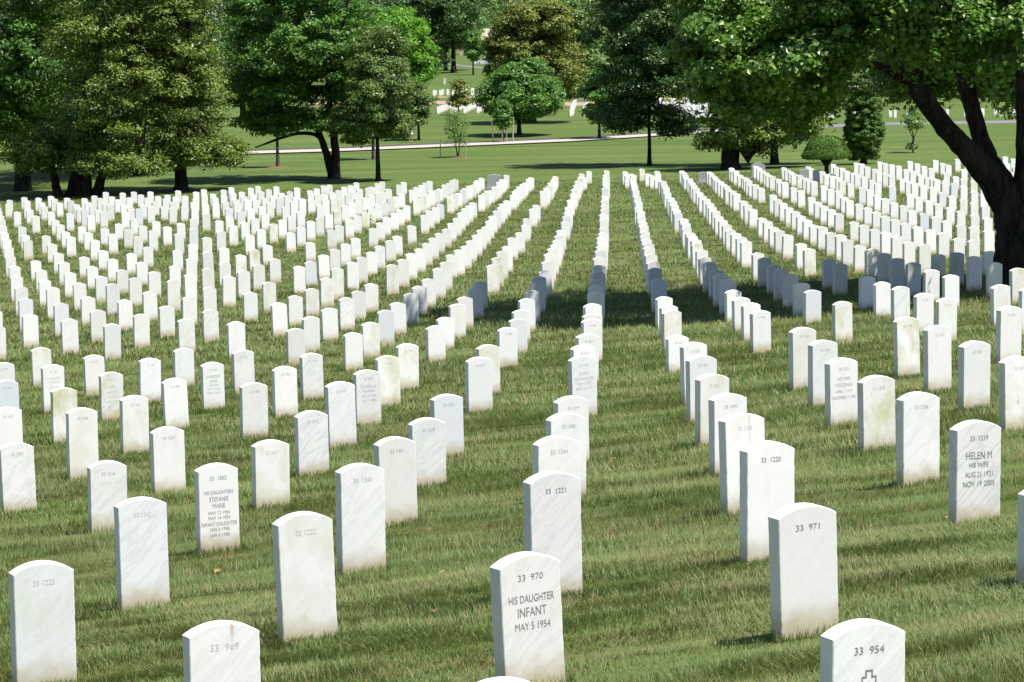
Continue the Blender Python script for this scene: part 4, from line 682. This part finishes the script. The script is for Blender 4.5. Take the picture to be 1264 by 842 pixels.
# ------------------------------------------------------------------ far building, car, person
def box(V,Fc,x0,x1,y0,y1,z0,z1):
    b=len(V);V+=[(x0,y0,z0),(x1,y0,z0),(x1,y1,z0),(x0,y1,z0),(x0,y0,z1),(x1,y0,z1),(x1,y1,z1),(x0,y1,z1)]
    Fc+=[tuple(b+i for i in f) for f in ((3,2,1,0),(4,5,6,7),(0,1,5,4),(1,2,6,5),(2,3,7,6),(3,0,4,7))]
def building(px,py,D,w,d,h,rh,roofm,label,nw):
    p=at(px,py,D);z=gz(p[0],D);root=empty('far_building',(p[0],D,z),label,'building')
    V=[];Fc=[];box(V,Fc,-w/2,w/2,-d/2,d/2,-1,h);mesh_py('wall',V,Fc,M['wallb'],root)
    V=[(-w/2-.5,-d/2-.5,h+.01),(w/2+.5,-d/2-.5,h+.01),(w/2+.5,d/2+.5,h+.01),(-w/2-.5,d/2+.5,h+.01),(-w/2+2,0,h+rh),(w/2-2,0,h+rh)]
    mesh_py('roof',V,[(0,1,5,4),(2,3,4,5),(1,2,5),(3,0,4),(3,2,1,0)],M[roofm],root)
    for k in range(nw):
        x=-w/2+w*(k+.5)/nw;V=[];Fc=[];box(V,Fc,x-.9,x+.9,-d/2-.06,-d/2+.02,h*.35,h*.8);f=mesh_py('window',V,Fc,M['path'],root)
        V=[];Fc=[];box(V,Fc,x-.7,x+.7,-d/2-.09,-d/2-.05,h*.4,h*.75);mesh_py('pane',V,Fc,M['glass'],f)
building(596,46,690,11.,8.,3.2,2.6,'roofb','low tan building with a pale roof glimpsed between the far trees',3)
building(606,40,760,4.,4.,4.6,1.6,'teal','small pavilion with a teal roof behind the tan building',1)
def car():
    p=at(600,72,560);z=gz(p[0],560);root=empty('parked_car',(p[0],560,z),'white car half hidden by the bronze magnolia at the far road','car')
    prof=[(-2.2,.35),(-2.2,.85),(-1.9,.95),(-1.2,1.0),(-.7,1.42),(.7,1.45),(1.4,1.02),(2.1,.9),(2.25,.6),(2.2,.35)];n=len(prof)
    V=[(x,-.85,zz) for x,zz in prof]+[(x,.85,zz) for x,zz in prof]
    mesh_py('body',V,[tuple(range(n)),tuple(range(2*n-1,n-1,-1))]+[(k,n+k,n+(k+1)%n,(k+1)%n) for k in range(n)],M['carw'],root)
    V=[(-1.0,-.87,1.03),(-.62,-.87,1.36),(.62,-.87,1.38),(1.15,-.87,1.04)];mesh_py('side_window',V,[(0,3,2,1)],M['glass'],root)
    for x in (-1.4,1.4):
        for y in (-.8,.8):
            V,Q=tubes([[(x,y-.1,.33,.001),(x,y-.1,.33,.33),(x,y+.1,.33,.33),(x,y+.1,.33,.001)]],14);mesh_np('wheel',V,Q,M['rubber'],root)
car()
def person():
    D=236;p=at(507,178,D);z=gz(p[0],D);root=empty('person',(p[0],D,z),'walker in a blue shirt and light shorts half hidden by the oak','person')
    me=bpy.data.meshes.new('body')
    J=[(0,0,.95,.15),(0,0,1.15,.14),(0,0,1.38,.17),(0,0,1.52,.06),(0,-.01,1.62,.09),(0,-.01,1.72,.085),
       (.09,0,.88,.10),(.10,-.12,.50,.065),(.10,-.02,.10,.045),(.10,-.14,.04,.04),(-.09,0,.88,.10),(-.10,.12,.50,.065),(-.10,.28,.12,.045),(-.10,.18,.05,.04),
       (.20,0,1.42,.06),(.25,.08,1.14,.045),(.24,-.05,.92,.035),(.24,-.10,.84,.04),(-.20,0,1.42,.06),(-.25,-.08,1.14,.045),(-.24,-.22,.95,.035),(-.24,-.28,.88,.04)]
    Ed=[(0,1),(1,2),(2,3),(3,4),(4,5),(0,6),(6,7),(7,8),(8,9),(0,10),(10,11),(11,12),(12,13),(2,14),(14,15),(15,16),(16,17),(2,18),(18,19),(19,20),(20,21)]
    me.from_pydata([j[:3] for j in J],Ed,[]);o=bpy.data.objects.new('body',me);C.objects.link(o)
    sk=o.modifiers.new('s','SKIN');o.modifiers.new('b','SUBSURF').levels=1
    for k,j in enumerate(J): me.skin_vertices[0].data[k].radius=(j[3],j[3]*.85)
    me.skin_vertices[0].data[0].use_root=True
    dg=bpy.context.evaluated_depsgraph_get();m2=bpy.data.meshes.new_from_object(o.evaluated_get(dg));bpy.data.objects.remove(o)
    m2.materials.append(M['skin']);b=bpy.data.objects.new('body',m2);C.objects.link(b);b.parent=root
    V,Q=tubes([[(0,0,.93,.175),(0,0,1.15,.165),(0,0,1.40,.205),(0,0,1.5,.10)],[(.19,0,1.43,.085),(.24,.05,1.22,.07)],[(-.19,0,1.43,.085),(-.24,-.05,1.22,.07)]],12);mesh_np('shirt',V,Q,M['shirt'],root,smooth=True)
    V,Q=tubes([[(0,0,1.0,.18),(0,0,.86,.185)],[(.09,0,.92,.115),(.10,-.09,.58,.10)],[(-.09,0,.92,.115),(-.10,.09,.58,.10)]],12);mesh_np('shorts',V,Q,M['short'],root,smooth=True)
    V,Q=tubes([[(0,.02,1.66,.07),(0,.015,1.74,.10),(0,.01,1.80,.085),(0,.01,1.835,.02)]],12);mesh_np('hair',V,Q,M['hair'],root,smooth=True)
person()
# cut flowers at one stone in the far left rows
pf=at(456,259,117);root=empty('cut_flowers',(pf[0],pf[1],gz(pf[0],pf[1])),'small bunch of yellow-green flowers at a stone in the far left rows','flowers')
rf=np.random.default_rng(5);q=rf.normal(size=(60,3))*[.08,.06,.09]+[0,0,.42];leaf_mesh('blooms',q,rf.normal(size=(60,3)),.09,M['yellow'],root,rf,asp=.8)
V,Q=tubes([[(0,0,0,.03),(0,0,.36,.05)]]+[[(0,0,.2,.008),(a,b,.42,.005)] for a,b in ((.07,0),(-.07,.02),(.02,-.05))],6);mesh_np('vase',V,Q,M['ash'],root)

# ------------------------------------------------------------------ grass
def vnoise(x,y,sx,sy,seed):
    r=np.random.default_rng(seed);G=r.random((256,256));u=x/sx;w=y/sy
    i=np.floor(u).astype(int);j=np.floor(w).astype(int);fu=u-i;fw=w-j;fu=fu*fu*(3-2*fu);fw=fw*fw*(3-2*fw)
    g=lambda a,b:G[a%256,b%256]
    return (g(i,j)*(1-fu)+g(i+1,j)*fu)*(1-fw)+(g(i,j+1)*(1-fu)+g(i+1,j+1)*fu)*fw
def grass():
    r=np.random.default_rng(8);VS=[];TR=[];QD=[];AT=[];off=0
    bands=[(9.0,14,8500,.0036,.048,1),(14,19,5600,.0046,.050,1),(19,26,3200,.0062,.056,0),(26,38,1500,.010,.062,0),(38,56,560,.017,.072,0),(56,84,190,.030,.082,0),(84,125,120,.034,.078,0),(125,168,62,.046,.075,0)]
    for y0,y1,dens,bw,bh,near in bands:
        hw=.178*y1+1.2;n=int((y1-y0)*2*hw*dens)
        Y=r.uniform(y0,y1,n);X=r.uniform(-hw,hw,n);k=abs(X)<.178*Y+1.2;X=X[k];Y=Y[k]
        n1=vnoise(X,Y,.55,.22,1)*.6+vnoise(X,Y,1.6,.5,2)*.6+vnoise(X,Y,.13,.10,3)*.35
        keep=r.random(len(X))<np.clip(.35+(n1-.45)*1.1,.15,1);X,Y,n1=X[keep],Y[keep],n1[keep];n=len(X)
        Z=terr(X,Y)
        h=bh*(.30+1.05*n1)*r.uniform(.55,1.25,n)
        und=(vnoise(X,Y,1.6,.42,7)-.5)*.060+(vnoise(X,Y,.5,.2,17)-.5)*.022;Z=Z+und-.006
        band=(vnoise(X+Y*.35,Y-X*.05,1.7,.36,21)*.45+vnoise(X,Y,.6,.15,22)*.35+vnoise(X-Y*.2,Y,4.,.8,23)*.3-.55)*2;a=np.where(band>0,1,-1)*1.45+r.normal(size=n)*1.1;lx,ly=np.cos(a),np.sin(a);ln=h*r.uniform(.3,1.0,n)*(.5+1.4*np.clip(abs(band)*2,0,1))
        wx,wy=-np.sin(a+r.normal(size=n)*.5),np.cos(a+r.normal(size=n)*.5);w=bw*r.uniform(.6,1.3,n)/2
        v=np.clip(r.normal(.45,.2,n)+(n1-.7)*.25,0,.89);dry=r.random(n)<.05+.10*np.clip((vnoise(X,Y,1.1,.6,9)-.55)*4,0,1);v[dry]=.95
        B=np.stack([X,Y,Z],1);Wd=np.stack([wx*w,wy*w,0*w],1)
        if near:
            Mid=B+np.stack([lx*ln*.35,ly*ln*.35,h*.6],1);Tip=B+np.stack([lx*ln,ly*ln,h],1)
            V=np.stack([B-Wd,B+Wd,Mid+Wd*.8,Mid-Wd*.8,Tip],1).reshape(-1,3);b=off+np.arange(n)*5
            QD.append(np.stack([b,b+1,b+2,b+3],1));TR.append(np.stack([b+3,b+2,b+4],1));AT.append(np.repeat(v,5));off+=5*n
        else:
            Tip=B+np.stack([lx*ln,ly*ln,h],1);V=np.stack([B-Wd,B+Wd,Tip],1).reshape(-1,3);b=off+np.arange(n)*3
            TR.append(np.stack([b,b+1,b+2],1));AT.append(np.repeat(v,3));off+=3*n
        VS.append(V)
    # longer tufts left by the mower round the foot of the nearer stones
    P=[]
    for X,Y,h,i,j in TAB:
        X/=100;Y/=100
        if Y>45: continue
        m=int(260*min(1,18/Y));u=r.uniform(-.2,.2,m);s=r.choice([-1,1],m)*(T/2+.012+abs(r.normal(size=m))*.02)
        e=r.random(m)<.22;u[e]=np.sign(u[e])*(W/2+.012+abs(r.normal(size=e.sum()))*.015);s[e]=r.uniform(-.06,.06,e.sum())
        c,sn=math.cos(FACE),math.sin(FACE);P.append(np.stack([X+u*c-s*sn,Y+u*sn+s*c,np.full(m,Y)],1))
    P=np.concatenate(P);n=len(P);X,Y=P[:,0],P[:,1];Z=terr(X,Y)-.005;sc=np.clip(Y/14,1,2.4);h=r.uniform(.035,.085,n);a=r.uniform(0,6.283,n);w=.0028*sc*r.uniform(.7,1.3,n)
    B=np.stack([X,Y,Z],1);Wd=np.stack([-np.sin(a)*w,np.cos(a)*w,0*w],1);Tip=B+np.stack([np.cos(a)*h*.4,np.sin(a)*h*.4,h],1)
    b=off+np.arange(n)*3;VS.append(np.stack([B-Wd,B+Wd,Tip],1).reshape(-1,3));TR.append(np.stack([b,b+1,b+2],1));AT.append(np.repeat(np.clip(r.normal(.45,.2,n),0,.89),3));off+=3*n
    o=mesh_np('grass',np.concatenate(VS),[np.concatenate(QD),np.concatenate(TR)],M['blade'],attrs={'v':('FLOAT',np.concatenate(AT))})
    tag(o,'short mown cemetery grass with dry brown patches between the stones','grass',kind='stuff')
    print('grass verts',off)
grass()
# a few fallen leaves on the near turf
def litter():
    rng=np.random.default_rng(91);n=26;Y=rng.uniform(11,32,n);X=rng.uniform(-.16,.16,n)*Y
    for k in range(n):
        o=leaf_mesh('fallen_leaf',np.array([[0.,0,0]]),np.array([[0,-.2,1.]]),.06,M['magbr'] if k%3 else M['mulch'],None,rng,np.array([1.]),.7)
        o.location=(X[k],Y[k],gz(X[k],Y[k])+.045);o.rotation_euler=(0,0,rng.uniform(0,6))
        tag(o,'small brown fallen leaf lying on the turf','leaf','fallen leaves on the grass')
litter()

# ------------------------------------------------------------------ light, sky, camera
EL=math.radians(64);sd=Vector((.90*math.cos(EL),-.436*math.cos(EL),math.sin(EL))).normalized()
w=bpy.data.worlds.new('World');scene.world=w;w.use_nodes=True;nt=w.node_tree
sky=nt.nodes.new('ShaderNodeTexSky');sky.sky_type='NISHITA';sky.sun_disc=False;sky.sun_elevation=EL
sky.sun_rotation=math.atan2(sd.x,sd.y);sky.air_density=1.;sky.dust_density=.6
bg=nt.nodes['Background'];nt.links.new(sky.outputs[0],bg.inputs[0]);bg.inputs[1].default_value=.075
sl=bpy.data.lights.new('sun','SUN');sl.energy=5.;sl.angle=math.radians(.53);sl.color=(1,.955,.88)
so=bpy.data.objects.new('sun',sl);C.objects.link(so);so.rotation_euler=sd.to_track_quat('Z','Y').to_euler()
cam=bpy.data.cameras.new('camera');cam.sensor_width=36;cam.lens=F/1264*36;cam.clip_start=.2;cam.clip_end=8000
co=bpy.data.objects.new('camera',cam);C.objects.link(co);co.matrix_world=Matrix.Rotation(math.pi/2-PITCH,4,'X')@Matrix.Rotation(ROLL,4,'Z')
scene.camera=co
vs=scene.view_settings;vs.view_transform='Standard';vs.look='None';vs.exposure=.78;vs.gamma=1
